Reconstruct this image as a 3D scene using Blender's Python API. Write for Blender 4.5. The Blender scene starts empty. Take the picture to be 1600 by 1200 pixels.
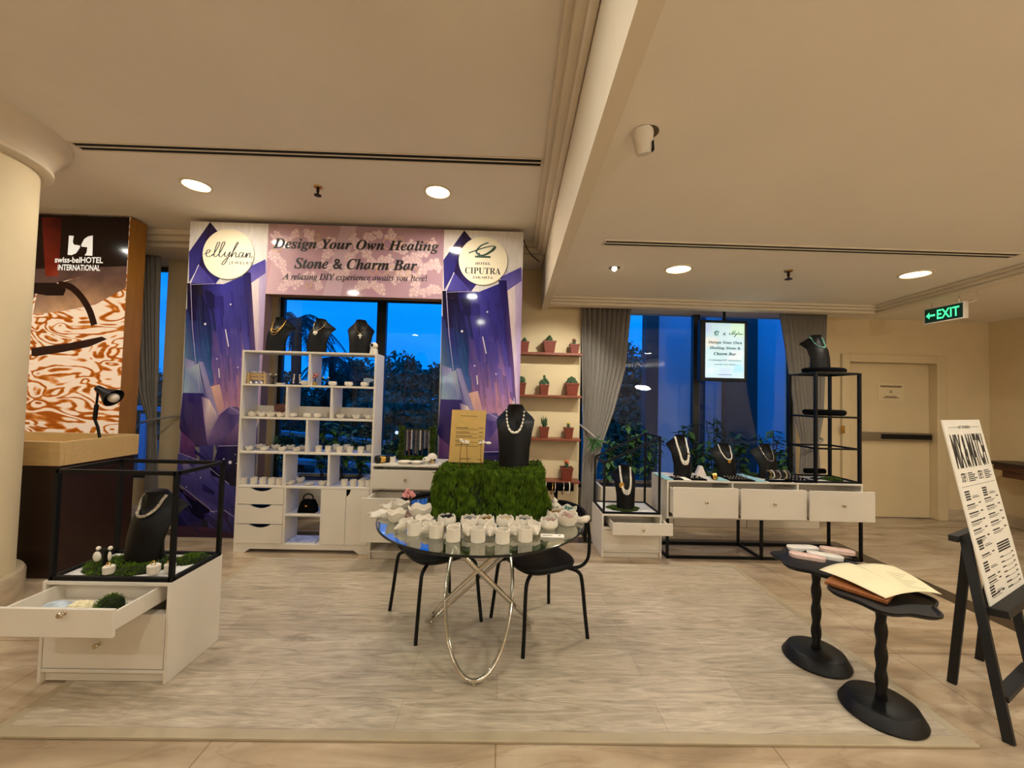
import bpy, bmesh, math, random
from math import radians, sin, cos, pi, sqrt
from mathutils import Vector, Matrix

random.seed(7)
SC = bpy.context.scene
COL = SC.collection

# ------------------------------------------------------------------ camera
F = 620.0            # focal length in pixels of a 1600 px wide frame
H = 1.486            # eye height
RM = Matrix.Rotation(radians(-1.0), 3, 'Z') @ Matrix.Rotation(radians(91.85), 3, 'X') @ Matrix.Rotation(radians(1.46), 3, 'Z')
CAM = Vector((0, 0, H))
cd = bpy.data.cameras.new('camera')
cd.sensor_width = 36
cd.lens = F / 1600 * 36
cd.clip_start = 0.05
cd.clip_end = 200
co = bpy.data.objects.new('camera', cd)
co.matrix_world = Matrix.Translation(CAM) @ RM.to_4x4()
COL.objects.link(co)
SC.camera = co

# ------------------------------------------------------------------ exposure
SC.view_settings.view_transform = 'Standard'
SC.view_settings.look = 'None'
SC.view_settings.gamma = 1
SC.view_settings.use_curve_mapping = False
SC.view_settings.exposure = 0.0

def lin(c):
    return tuple(((x / 255) / 12.92 if x / 255 <= 0.04045 else ((x / 255 + 0.055) / 1.055) ** 2.4) for x in c)

# ------------------------------------------------------------------ dusk sky
W = bpy.data.worlds.new('dusk_sky')
SC.world = W
W.use_nodes = True
wn = W.node_tree
bg = wn.nodes['Background']
tc = wn.nodes.new('ShaderNodeTexCoord')
no = wn.nodes.new('ShaderNodeTexNoise')
no.inputs['Scale'].default_value = 3.0
no.inputs['Detail'].default_value = 5
mpw = wn.nodes.new('ShaderNodeMapping')
mpw.inputs['Scale'].default_value = (1, 1, 4)
rp = wn.nodes.new('ShaderNodeValToRGB')
rp.color_ramp.elements[0].position = 0.35
rp.color_ramp.elements[0].color = (*lin((0, 128, 250)), 1)
rp.color_ramp.elements[1].position = 0.75
rp.color_ramp.elements[1].color = (*lin((10, 146, 255)), 1)
wn.links.new(tc.outputs['Generated'], mpw.inputs[0])
wn.links.new(mpw.outputs[0], no.inputs['Vector'])
wn.links.new(no.outputs['Fac'], rp.inputs[0])
wn.links.new(rp.outputs[0], bg.inputs[0])
bg.inputs[1].default_value = 1.5

LAMP = (1.0, 0.985, 0.885)     # warm white downlights
LAMP_W = 14.5                # watts of one downlight
# unseen fill lights added behind the camera to brighten the ceilings
for ux, upw in ((-4.6, 3), (-1.6, 3), (1.6, 50), (4.6, 50)):
    ul = bpy.data.lights.new('ceiling_fill', 'AREA'); ul.shape = 'DISK'; ul.size = 0.5; ul.energy = upw; ul.color = LAMP
    uo = bpy.data.objects.new('ceiling_fill', ul); uo.location = (ux, -2.6, 1.9); uo.rotation_euler = (radians(180-22), 0, 0); COL.objects.link(uo)
def lamp(loc, power=LAMP_W, size=0.16, color=LAMP, spread=170):
    l = bpy.data.lights.new('downlight_glow', 'AREA')
    l.shape = 'DISK'
    l.size = size
    l.energy = power
    l.color = color
    l.spread = radians(spread)
    o = bpy.data.objects.new('downlight_glow', l)
    o.location = loc
    COL.objects.link(o)
    return o

# ------------------------------------------------------------------ helpers
def ray(px, py):
    return RM @ Vector(((px - 800) / F, -(py - 600) / F, -1))
def PY(px, py, y):
    d = ray(px, py); return CAM + d * (y / d.y)
def PZ(px, py, z):
    d = ray(px, py); return CAM + d * ((z - H) / d.z)

MATS = {}
def mat(key, rgb=(200, 200, 200), rough=0.5, metal=0.0, var=0.06, scale=12.0, bump=0.0, emit=0.0, stretch=(1, 1, 1), spec=0.5, ecol=None):
    if key in MATS: return MATS[key]
    m = bpy.data.materials.new(key)
    m.use_nodes = True
    nt = m.node_tree
    b = nt.nodes['Principled BSDF']
    c = lin(rgb)
    t = nt.nodes.new('ShaderNodeTexCoord')
    mp = nt.nodes.new('ShaderNodeMapping')
    mp.inputs['Scale'].default_value = stretch
    n = nt.nodes.new('ShaderNodeTexNoise')
    n.inputs['Scale'].default_value = scale
    n.inputs['Detail'].default_value = 4
    r = nt.nodes.new('ShaderNodeValToRGB')
    r.color_ramp.elements[0].position = 0.3
    r.color_ramp.elements[1].position = 0.7
    r.color_ramp.elements[0].color = (*[x * (1 - var) for x in c], 1)
    r.color_ramp.elements[1].color = (*[min(1, x * (1 + var)) for x in c], 1)
    nt.links.new(t.outputs['Object'], mp.inputs[0])
    nt.links.new(mp.outputs[0], n.inputs['Vector'])
    nt.links.new(n.outputs['Fac'], r.inputs[0])
    nt.links.new(r.outputs[0], b.inputs['Base Color'])
    b.inputs['Roughness'].default_value = rough
    b.inputs['Metallic'].default_value = metal
    b.inputs['Specular IOR Level'].default_value = spec
    if bump:
        bp = nt.nodes.new('ShaderNodeBump')
        bp.inputs['Strength'].default_value = bump
        bp.inputs['Distance'].default_value = 0.01
        nt.links.new(n.outputs['Fac'], bp.inputs['Height'])
        nt.links.new(bp.outputs[0], b.inputs['Normal'])
    if emit:
        b.inputs['Emission Color'].default_value = (*lin(ecol or rgb), 1)
        b.inputs['Emission Strength'].default_value = emit
    MATS[key] = m
    return m

def glass(key, tint=(240, 250, 250), ior=1.5, refl=1.0):
    if key in MATS: return MATS[key]
    m = bpy.data.materials.new(key)
    m.use_nodes = True
    nt = m.node_tree
    nt.nodes.remove(nt.nodes['Principled BSDF'])
    out = nt.nodes['Material Output']
    tr = nt.nodes.new('ShaderNodeBsdfTransparent')
    tr.inputs[0].default_value = (*lin(tint), 1)
    gl = nt.nodes.new('ShaderNodeBsdfGlossy')
    gl.inputs['Roughness'].default_value = 0.0
    fr = nt.nodes.new('ShaderNodeFresnel')
    ge = nt.nodes.new('ShaderNodeNewGeometry')
    io = nt.nodes.new('ShaderNodeMapRange'); io.inputs[3].default_value = ior; io.inputs[4].default_value = 1/ior
    nt.links.new(ge.outputs['Backfacing'], io.inputs[0]); nt.links.new(io.outputs[0], fr.inputs[0])
    mu = nt.nodes.new('ShaderNodeMath'); mu.operation = 'MULTIPLY'; mu.inputs[1].default_value = refl
    mu.use_clamp = True
    mx = nt.nodes.new('ShaderNodeMixShader')
    nt.links.new(fr.outputs[0], mu.inputs[0])
    nt.links.new(mu.outputs[0], mx.inputs[0])
    nt.links.new(tr.outputs[0], mx.inputs[1])
    nt.links.new(gl.outputs[0], mx.inputs[2])
    nt.links.new(mx.outputs[0], out.inputs[0])
    MATS[key] = m
    return m

def art_mat(key, rough=0.35, emit=0.0, brush=0.18, stretch=(30, 30, 6), spec=.5):
    if key in MATS: return MATS[key]
    m = bpy.data.materials.new(key)
    m.use_nodes = True
    nt = m.node_tree
    b = nt.nodes['Principled BSDF']
    a = nt.nodes.new('ShaderNodeAttribute'); a.attribute_name = 'ink'
    t = nt.nodes.new('ShaderNodeTexCoord')
    mp = nt.nodes.new('ShaderNodeMapping'); mp.inputs['Scale'].default_value = stretch
    n = nt.nodes.new('ShaderNodeTexNoise'); n.inputs['Scale'].default_value = 1.0; n.inputs['Detail'].default_value = 6
    mr = nt.nodes.new('ShaderNodeMapRange')
    mr.inputs[1].default_value = 0.3; mr.inputs[2].default_value = 0.7
    mr.inputs[3].default_value = 1 - brush; mr.inputs[4].default_value = 1 + brush
    mx = nt.nodes.new('ShaderNodeVectorMath'); mx.operation = 'SCALE'
    nt.links.new(t.outputs['Object'], mp.inputs[0]); nt.links.new(mp.outputs[0], n.inputs['Vector'])
    nt.links.new(n.outputs['Fac'], mr.inputs[0])
    nt.links.new(a.outputs['Color'], mx.inputs[0]); nt.links.new(mr.outputs[0], mx.inputs['Scale'])
    nt.links.new(mx.outputs[0], b.inputs['Base Color'])
    b.inputs['Roughness'].default_value = rough
    b.inputs['Specular IOR Level'].default_value = spec
    if emit:
        nt.links.new(mx.outputs[0], b.inputs['Emission Color'])
        b.inputs['Emission Strength'].default_value = emit
    MATS[key] = m
    return m

class MB:
    def __init__(s): s.v = []; s.f = []; s.c = None
    def add(s, vs, fs):
        o = len(s.v); s.v += [Vector(v) for v in vs]; s.f += [tuple(i + o for i in f) for f in fs]; return s
    def box(s, x0, x1, y0, y1, z0, z1):
        if x0 > x1: x0, x1 = x1, x0
        if y0 > y1: y0, y1 = y1, y0
        if z0 > z1: z0, z1 = z1, z0
        return s.add([(x0,y0,z0),(x1,y0,z0),(x1,y1,z0),(x0,y1,z0),(x0,y0,z1),(x1,y0,z1),(x1,y1,z1),(x0,y1,z1)],
                     [(0,3,2,1),(4,5,6,7),(0,1,5,4),(1,2,6,5),(2,3,7,6),(3,0,4,7)])
    def obox(s, c, size, rot):
        a, b, d = [x / 2 for x in size]
        vs = [Vector(c) + rot @ Vector(p) for p in [(-a,-b,-d),(a,-b,-d),(a,b,-d),(-a,b,-d),(-a,-b,d),(a,-b,d),(a,b,d),(-a,b,d)]]
        return s.add(vs, [(0,3,2,1),(4,5,6,7),(0,1,5,4),(1,2,6,5),(2,3,7,6),(3,0,4,7)])
    def bar(s, p, q, w, d=None, up=(0,0,1)):
        p, q = Vector(p), Vector(q); ax = (q - p); L = ax.length; ax.normalize()
        u = Vector(up)
        if abs(ax.dot(u)) > 0.95: u = Vector((0, 1, 0))
        x = ax.cross(u).normalized(); z = x.cross(ax).normalized()
        R = Matrix((x, ax, z)).transposed()
        return s.obox((p + q) / 2, (w, L, d or w), R)
    def tube(s, pts, r, n=8, closed=False, caps=True):
        pts = [Vector(p) for p in pts]; N = len(pts)
        rs = r if isinstance(r, (list, tuple)) else [r] * N
        tang = []
        for i in range(N):
            a = pts[(i - 1) % N] if (closed or i > 0) else pts[i]
            b = pts[(i + 1) % N] if (closed or i < N - 1) else pts[i]
            t = (b - a); tang.append(t.normalized() if t.length > 1e-9 else Vector((0, 0, 1)))
        up = Vector((0, 0, 1)) if abs(tang[0].z) < 0.9 else Vector((0, 1, 0))
        x = tang[0].cross(up).normalized(); o = len(s.v)
        for i in range(N):
            t = tang[i]; x = (x - t * x.dot(t)).normalized(); y = t.cross(x)
            for k in range(n):
                a = 2 * pi * k / n
                s.v.append(pts[i] + (x * cos(a) + y * sin(a)) * rs[i])
        for i in range(N if closed else N - 1):
            j = (i + 1) % N
            for k in range(n):
                l = (k + 1) % n
                s.f.append((o + i*n + k, o + i*n + l, o + j*n + l, o + j*n + k))
        if not closed and caps:
            s.f.append(tuple(o + k for k in reversed(range(n)))); s.f.append(tuple(o + (N-1)*n + k for k in range(n)))
        return s
    def lathe(s, prof, c=(0,0,0), n=24, fn=None, rot=None, cap=True):
        c = Vector(c); o = len(s.v)
        for (r, z) in prof:
            for k in range(n):
                a = 2 * pi * k / n
                rr, zz = (r, z) if fn is None else fn(r, z, a)
                p = Vector((rr * cos(a), rr * sin(a), zz))
                s.v.append(c + (rot @ p if rot else p))
        for i in range(len(prof) - 1):
            for k in range(n):
                l = (k + 1) % n
                s.f.append((o+i*n+k, o+i*n+l, o+(i+1)*n+l, o+(i+1)*n+k))
        if not cap: return s
        if prof[0][0] > 1e-6: s.f.append(tuple(o + k for k in reversed(range(n))))
        if prof[-1][0] > 1e-6: s.f.append(tuple(o + (len(prof)-1)*n + k for k in range(n)))
        return s
    def ball(s, c, r, n=8, m=5, sc=(1,1,1), rot=None):
        c = Vector(c); o = len(s.v)
        s.v.append(None)
        def P(x, y, z):
            p = Vector((x*sc[0], y*sc[1], z*sc[2])) * r
            return c + (rot @ p if rot else p)
        s.v[o] = P(0, 0, -1)
        for i in range(1, m):
            b = -pi/2 + pi*i/m
            for k in range(n):
                a = 2*pi*k/n; s.v.append(P(cos(b)*cos(a), cos(b)*sin(a), sin(b)))
        s.v.append(P(0, 0, 1)); e = len(s.v) - 1
        for k in range(n):
            l = (k+1) % n
            s.f.append((o, o+1+l, o+1+k)); s.f.append((e, o+1+(m-2)*n+k, o+1+(m-2)*n+l))
            for i in range(m-2):
                s.f.append((o+1+i*n+k, o+1+i*n+l, o+1+(i+1)*n+l, o+1+(i+1)*n+k))
        return s
    def prism(s, poly, O, U, V, N):
        """polygon (u,v) on plane O,U,V extruded along vector N"""
        O, U, V, N = map(Vector, (O, U, V, N)); n = len(poly)
        a = [O + U*p[0] + V*p[1] for p in poly]; b = [p + N for p in a]
        fs = [tuple(range(n)), tuple(reversed(range(n, 2*n)))]
        fs += [(i, n+i, n+(i+1) % n, (i+1) % n) for i in range(n)]
        return s.add(a + b, fs)
    def grid(s, fn, nu, nv, closed_u=False):
        o = len(s.v)
        for j in range(nv):
            for i in range(nu): s.v.append(Vector(fn(i, j)))
        for j in range(nv - 1):
            for i in range(nu if closed_u else nu - 1):
                k = (i + 1) % nu
                s.f.append((o+j*nu+i, o+j*nu+k, o+(j+1)*nu+k, o+(j+1)*nu+i))
        return s

def wmat(o):
    m = Matrix.Identity(4)
    while o is not None:
        m = Matrix.LocRotScale(o.location, o.rotation_euler, o.scale) @ m; o = o.parent
    return m

def tag(o, label=None, cat=None, group=None, kind=None):
    if label: o['label'] = label
    if cat: o['category'] = cat
    if group: o['group'] = group
    if kind: o['kind'] = kind
    return o

def build(name, mb, m, parent=None, loc=None, local=False, smooth=True, bevel=0.0, label=None, recalc=True, ang=35, ink=None):
    me = bpy.data.meshes.new(name)
    base = Vector(loc) if loc is not None else Vector((0, 0, 0))
    if local: vs = [tuple(v) for v in mb.v]
    elif parent is not None:
        inv = wmat(parent).inverted(); vs = [tuple(inv @ v) for v in mb.v]
    else: vs = [tuple(v - base) for v in mb.v]
    me.from_pydata(vs, [], mb.f)
    if recalc:
        b = bmesh.new(); b.from_mesh(me)
        bmesh.ops.recalc_face_normals(b, faces=b.faces); b.to_mesh(me); b.free()
    if ink is not None:
        ca = me.color_attributes.new('ink', 'FLOAT_COLOR', 'POINT')
        for i, c in enumerate(ink): ca.data[i].color = (*lin(c), 1)
    if smooth:
        me.shade_smooth(); me.set_sharp_from_angle(angle=radians(ang))
    me.materials.append(m)
    o = bpy.data.objects.new(name, me)
    COL.objects.link(o)
    if parent is not None: o.parent = parent
    else: o.location = base
    if bevel:
        bv = o.modifiers.new('bevel', 'BEVEL'); bv.width = bevel; bv.segments = 2; bv.limit_method = 'ANGLE'
        bv.angle_limit = radians(40)
    if label: o['label'] = label
    return o

def T(name, label, cat, loc=(0,0,0), rz=0.0, group=None):
    o = bpy.data.objects.new(name, None)
    COL.objects.link(o)
    o.empty_display_size = 0.05
    o.location = loc; o.rotation_euler = (0, 0, rz)
    return tag(o, label, cat, group)

def struct(name, mb, m, **k):
    o = build(name, mb, m, **k); o['kind'] = 'structure'; return o

def solo(name, mb, m, label, cat, loc, group=None, **k):
    return tag(build(name, mb, m, loc=loc, **k), label, cat, group)

def dup(root, loc, rz=None, label=None, scale=None):
    r = root.copy(); COL.objects.link(r); r.location = loc
    if rz is not None: r.rotation_euler = (0, 0, rz)
    if scale: r.scale = (scale,) * 3
    if label: r['label'] = label
    for ch in [o for o in COL.objects if o.parent == root]:
        c = ch.copy(); COL.objects.link(c); c.parent = r
        for g in [o for o in COL.objects if o.parent == ch]:
            d = g.copy(); COL.objects.link(d); d.parent = c
    return r

ORD = ['leftmost', 'second', 'third', 'fourth', 'fifth', 'sixth', 'seventh', 'eighth', 'ninth', 'tenth', 'eleventh', 'twelfth']
def nth(i, n, what, where):
    if n == 1: return f'{what} {where}'
    if i == 0: return f'leftmost {what} {where}'
    if i == n - 1: return f'rightmost {what} {where}'
    return f'{ORD[i]} {what} from the left {where}'

_tc = {}
def _text(s, bold=0.0):
    k = (s, bold)
    if k not in _tc:
        c = bpy.data.curves.new('lettering', 'FONT'); c.body = s; c.resolution_u = 3; c.offset = bold
        o = bpy.data.objects.new('lettering', c); COL.objects.link(o)
        dg = bpy.context.evaluated_depsgraph_get(); e = o.evaluated_get(dg); me = e.to_mesh()
        _tc[k] = ([v.co.copy() for v in me.vertices], [tuple(p.vertices) for p in me.polygons])
        e.to_mesh_clear(); bpy.data.objects.remove(o); bpy.data.curves.remove(c)
    return _tc[k]
def sty(s, U, L, sp={}):
    o = ''
    for ch in s:
        if ch in sp: o += sp[ch]
        elif 'A' <= ch <= 'Z': o += chr(U + ord(ch) - 65)
        elif 'a' <= ch <= 'z': o += chr(L + ord(ch) - 97)
        else: o += ch
    return o
bi = lambda s: sty(s, 0x1d468, 0x1d482)      # bold slanted serif
it = lambda s: sty(s, 0x1d434, 0x1d44e, {'h': '\u210e'})
sf = lambda s: sty(s, 0x1d400, 0x1d41a)      # serif
def text(mb, s, c, U, V, width, height=None, bold=0.0, align='C'):
    vs, fs = _text(s, bold); U = Vector(U).normalized(); V = Vector(V).normalized(); c = Vector(c)
    x0 = min(v.x for v in vs); x1 = max(v.x for v in vs); y0 = min(v.y for v in vs); y1 = max(v.y for v in vs)
    sx = width / (x1 - x0); sy = sx if height is None else height / (y1 - y0)
    ox = {'C': (x0 + x1) / 2, 'L': x0}[align]
    mb.add([c + U * ((v.x - ox) * sx) + V * ((v.y - (y0 + y1) / 2) * sy) for v in vs], fs)
    return mb
def ribbon(mb, pts, w, O, U, V):
    """flat pen stroke through (u,v) points, slightly wider on down strokes"""
    O, U, V = Vector(O), Vector(U).normalized(), Vector(V).normalized()
    P = catmull([Vector((p[0], p[1], 0)) for p in pts], 6)
    L = []
    for i, p in enumerate(P):
        t = (P[min(i+1, len(P)-1)] - P[max(i-1, 0)]); t = t.normalized() if t.length > 0 else Vector((1, 0, 0))
        n = Vector((-t.y, t.x, 0)); k = w * (0.6 + 0.8 * abs(t.y))
        L.append((p + n * k / 2, p - n * k / 2))
    o = len(mb.v)
    for a, b in L:
        mb.v += [O + U*a.x + V*a.y, O + U*b.x + V*b.y]
    for i in range(len(L) - 1): mb.f.append((o+2*i, o+2*i+1, o+2*i+3, o+2*i+2))
    return mb
def catmull(P, k=6, closed=False):
    out = []; n = len(P)
    for i in range(n if closed else n - 1):
        if closed: a, b, c, d = P[(i-1) % n], P[i], P[(i+1) % n], P[(i+2) % n]
        else: a, b, c, d = P[max(i-1, 0)], P[i], P[i+1], P[min(i+2, n-1)]
        for j in range(k):
            t = j / k
            out.append(0.5 * ((2*b) + (c - a)*t + (2*a - 5*b + 4*c - d)*t*t + (3*b - a - 3*c + d)*t**3))
    if not closed: out.append(P[-1].copy())
    return out

class Art:
    """flat print: coloured polygons in (u,v), stacked a hair apart"""
    def __init__(s, O, U, V, N, gap=0.00005):
        s.O, s.U, s.V, s.N = map(Vector, (O, U, V, N)); s.mb = MB(); s.ink = []; s.k = 0; s.gap = gap
    def poly(s, pts, cols, lift=True):
        if lift: s.k += 1
        n = len(pts)
        if not isinstance(cols, list): cols = [cols] * n
        s.mb.add([s.O + s.U*p[0] + s.V*p[1] + s.N*(s.gap*s.k) for p in pts], [tuple(range(n))])
        s.ink += cols
    def disc(s, u, v, r, ci, co=None, n=12, ru=1.0, lift=True):
        if lift: s.k += 1
        o = len(s.mb.v); q = s.O + s.N*(s.gap*s.k)
        s.mb.v.append(q + s.U*u + s.V*v); s.ink.append(ci)
        for i in range(n):
            a = 2*pi*i/n; s.mb.v.append(q + s.U*(u + r*ru*cos(a)) + s.V*(v + r*sin(a))); s.ink.append(co or ci)
        for i in range(n): s.mb.f.append((o, o+1+i, o+1+(i+1) % n))
    def line(s, pts, w, col):
        s.k += 1; m = MB(); o = len(s.mb.v)
        P = [Vector((p[0], p[1], 0)) for p in pts]
        for i, p in enumerate(P):
            t = (P[min(i+1, len(P)-1)] - P[max(i-1, 0)]).normalized(); n = Vector((-t.y, t.x, 0)) * w/2
            for q in (p + n, p - n):
                s.mb.v.append(s.O + s.U*q.x + s.V*q.y + s.N*(s.gap*s.k)); s.ink.append(col)
        for i in range(len(P)-1): s.mb.f.append((o+2*i, o+2*i+1, o+2*i+3, o+2*i+2))
    def build(s, name, m, parent):
        return build(name, s.mb, m, parent=parent, ink=s.ink, smooth=False, recalc=False)

X = Vector((1, 0, 0)); Yv = Vector((0, 1, 0)); Zv = Vector((0, 0, 1))

# ------------------------------------------------------------------ materials
m_ceil = mat('ceiling paint', (238, 228, 212), 0.9, var=0.02, scale=2)
m_wall = mat('beige wall paint', (222, 201, 160), 0.85, var=0.03, scale=3)
m_colm = mat('column paint', (230, 214, 176), 0.7, var=0.03, scale=3)
m_trim = mat('moulding paint', (228, 214, 190), 0.7, var=0.02, scale=3)
m_plinth = mat('plinth marble', (196, 178, 150), 0.25, var=0.14, scale=6, stretch=(1, 1, 3))
m_white = mat('white laminate', (226, 217, 203), 0.45, var=0.02, scale=4)
m_blackmetal = mat('black powder coated metal', (7, 7, 8), 0.5, var=0.15, scale=30, spec=0.25)
m_bust = mat('black leatherette', (8, 7, 8), 0.48, var=0.2, scale=90, bump=0.15, spec=0.22)
m_black = mat('black plastic', (9, 9, 10), 0.45, var=0.15, scale=30, spec=0.3)
m_velvet = mat('black velvet', (5, 5, 6), 0.95, var=0.25, scale=60, spec=0.1)
m_chrome = mat('chrome', (215, 210, 200), 0.12, metal=1.0, var=0.03, scale=10)
m_brass = mat('brass', (190, 150, 85), 0.25, metal=1.0, var=0.06, scale=30)
m_silver = mat('silver', (205, 200, 190), 0.25, metal=1.0, var=0.08, scale=60)
m_knob = mat('nickel knob', (196, 184, 160), 0.22, metal=1.0, var=0.05, scale=60)
m_gold = mat('gold', (214, 172, 90), 0.25, metal=1.0, var=0.08, scale=60)
m_plaster = mat('white plaster', (226, 216, 200), 0.8, var=0.03, scale=30, bump=0.15)
m_pearl = mat('pearl', (238, 230, 214), 0.25, var=0.04, scale=60)
m_oak = mat('light wood veneer', (205, 172, 118), 0.5, var=0.08, scale=4, stretch=(2, 14, 14))
m_walnut = mat('dark walnut', (44, 24, 15), 0.4, var=0.25, scale=4, stretch=(3, 3, 14))
m_terra = mat('terracotta plastic', (118, 46, 23), 0.55, var=0.12, scale=20)
m_soil = mat('soil', (44, 32, 22), 1.0, var=0.35, scale=80, bump=0.5)
m_shelf = mat('red wood board', (128, 62, 36), 0.4, var=0.12, scale=5, stretch=(1, 12, 12))
m_cact = mat('cactus green', (52, 78, 44), 0.7, var=0.25, scale=60, bump=0.4)
m_leaf = mat('leaf green', (58, 96, 46), 0.55, var=0.3, scale=9)
m_moss = mat('moss', (80, 104, 26), 0.95, var=0.55, scale=26, spec=.1)
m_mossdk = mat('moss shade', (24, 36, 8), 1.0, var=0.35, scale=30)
m_curtain = mat('grey curtain cloth', (150, 142, 132), 0.9, var=0.08, scale=40, stretch=(4, 4, 0.4))
m_frame = mat('dark window frame', (30, 34, 36), 0.5, var=0.1, scale=10)
m_glass = glass('window glass', (225, 238, 245), 1.5, 1.25)
m_clear = glass('clear glass', (236, 244, 240), 1.5, 2.4)
m_smoke = glass('smoked glass', (92, 86, 80), 1.5, 1.3)
m_ink = mat('black ink', (30, 26, 24), 0.6, var=0.05)
m_white_ink = mat('white ink', (244, 240, 232), 0.5, var=0.02)
m_lampdisc = mat('lamp diffuser', (255, 236, 200), 0.5, emit=9.0, var=0.0)
m_paper = mat('cream paper', (240, 226, 186), 0.8, var=0.03, scale=8)
m_card = mat('white card', (240, 234, 222), 0.7, var=0.02)
m_slot = mat('vent slot and shade black', (16, 14, 12), 0.9, var=0.1)
m_grey = mat('grey stone', (120, 116, 112), 0.5, var=0.2, scale=60)
m_pinkstone = mat('rose stone', (176, 142, 132), 0.4, var=0.15, scale=50)
m_teal = mat('teal stone', (60, 120, 110), 0.3, var=0.2, scale=60)
m_blueboard = mat('pale blue board', (150, 196, 202), 0.6, var=0.04)

def marble():
    m = bpy.data.materials.new('beige marble floor'); m.use_nodes = True
    nt = m.node_tree; b = nt.nodes['Principled BSDF']
    t = nt.nodes.new('ShaderNodeTexCoord')
    mp = nt.nodes.new('ShaderNodeMapping'); mp.inputs['Rotation'].default_value = (0, 0, radians(-18)); mp.inputs['Scale'].default_value = (0.8, 3.2, 1)
    n = nt.nodes.new('ShaderNodeTexNoise'); n.inputs['Scale'].default_value = 1.6; n.inputs['Detail'].default_value = 8; n.inputs['Distortion'].default_value = 1.2
    r = nt.nodes.new('ShaderNodeValToRGB'); e = r.color_ramp.elements
    e[0].position = 0.25; e[0].color = (*lin((146, 124, 98)), 1)
    e[1].position = 0.75; e[1].color = (*lin((208, 190, 164)), 1)
    x = e.new(0.5); x.color = (*lin((182, 160, 132)), 1)
    # thin brown veins
    v = nt.nodes.new('ShaderNodeTexNoise'); v.inputs['Scale'].default_value = 1.1; v.inputs['Detail'].default_value = 6; v.inputs['Distortion'].default_value = 2.0
    vm = nt.nodes.new('ShaderNodeMath'); vm.operation = 'SUBTRACT'; vm.inputs[1].default_value = 0.5
    va = nt.nodes.new('ShaderNodeMath'); va.operation = 'ABSOLUTE'
    vr = nt.nodes.new('ShaderNodeMapRange'); vr.inputs[1].default_value = 0.0; vr.inputs[2].default_value = 0.02; vr.inputs[3].default_value = 0.22; vr.inputs[4].default_value = 0.0
    mx = nt.nodes.new('ShaderNodeMixRGB'); mx.inputs[2].default_value = (*lin((120, 84, 54)), 1)
    # slab joints
    br = nt.nodes.new('ShaderNodeTexBrick'); br.offset = 0.0; br.inputs['Scale'].default_value = 1.0
    br.inputs['Brick Width'].default_value = 1.2; br.inputs['Row Height'].default_value = 1.2; br.inputs['Mortar Size'].default_value = 0.003
    br.inputs['Color1'].default_value = (1, 1, 1, 1); br.inputs['Color2'].default_value = (0.93, 0.92, 0.9, 1); br.inputs['Mortar'].default_value = (0.6, 0.52, 0.44, 1)
    mu = nt.nodes.new('ShaderNodeMixRGB'); mu.blend_type = 'MULTIPLY'; mu.inputs[0].default_value = 1
    L = nt.links.new
    L(t.outputs['Object'], mp.inputs[0]); L(mp.outputs[0], n.inputs['Vector']); L(mp.outputs[0], v.inputs['Vector'])
    L(n.outputs['Fac'], r.inputs[0]); L(v.outputs['Fac'], vm.inputs[0]); L(vm.outputs[0], va.inputs[0]); L(va.outputs[0], vr.inputs[0])
    L(vr.outputs[0], mx.inputs[0]); L(r.outputs[0], mx.inputs[1]); L(t.outputs['Object'], br.inputs['Vector'])
    L(mx.outputs[0], mu.inputs[1]); L(br.outputs['Color'], mu.inputs[2]); L(mu.outputs[0], b.inputs['Base Color'])
    b.inputs['Roughness'].default_value = 0.16
    return m
def planks():
    m = bpy.data.materials.new('grey oak planks'); m.use_nodes = True
    nt = m.node_tree; b = nt.nodes['Principled BSDF']; L = nt.links.new
    t = nt.nodes.new('ShaderNodeTexCoord')
    br = nt.nodes.new('ShaderNodeTexBrick'); br.offset = 0.37; br.inputs['Scale'].default_value = 1.0
    br.inputs['Brick Width'].default_value = 1.22; br.inputs['Row Height'].default_value = 0.18; br.inputs['Mortar Size'].default_value = 0.0012
    br.inputs['Color1'].default_value = (1, 1, 1, 1); br.inputs['Color2'].default_value = (0.86, 0.85, 0.83, 1); br.inputs['Mortar'].default_value = (0.62, 0.58, 0.52, 1)
    mp = nt.nodes.new('ShaderNodeMapping'); mp.inputs['Scale'].default_value = (1.5, 11, 1)
    n = nt.nodes.new('ShaderNodeTexNoise'); n.inputs['Scale'].default_value = 1.5; n.inputs['Detail'].default_value = 9; n.inputs['Roughness'].default_value = .62; n.inputs['Distortion'].default_value = 2.2
    mp2 = nt.nodes.new('ShaderNodeMapping'); mp2.inputs['Scale'].default_value = (12, 110, 1)
    n2 = nt.nodes.new('ShaderNodeTexNoise'); n2.inputs['Scale'].default_value = 1.0; n2.inputs['Detail'].default_value = 3
    ad = nt.nodes.new('ShaderNodeMath'); ad.operation = 'MULTIPLY_ADD'; ad.inputs[1].default_value = 0.32
    r = nt.nodes.new('ShaderNodeValToRGB'); e = r.color_ramp.elements
    e[0].position = 0.42; e[0].color = (*lin((154, 139, 118)), 1); e[1].position = .92; e[1].color = (*lin((220, 205, 182)), 1)
    mu = nt.nodes.new('ShaderNodeMixRGB'); mu.blend_type = 'MULTIPLY'; mu.inputs[0].default_value = 1
    L(t.outputs['Object'], mp.inputs[0]); L(t.outputs['Object'], mp2.inputs[0]); L(mp.outputs[0], n.inputs['Vector']); L(mp2.outputs[0], n2.inputs['Vector'])
    L(n2.outputs['Fac'], ad.inputs[0]); L(n.outputs['Fac'], ad.inputs[2]); L(ad.outputs[0], r.inputs[0])
    L(t.outputs['Object'], br.inputs['Vector']); L(r.outputs[0], mu.inputs[1]); L(br.outputs['Color'], mu.inputs[2]); L(mu.outputs[0], b.inputs['Base Color'])
    b.inputs['Roughness'].default_value = 0.38
    return m
m_marble, m_planks = marble(), planks()
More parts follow.
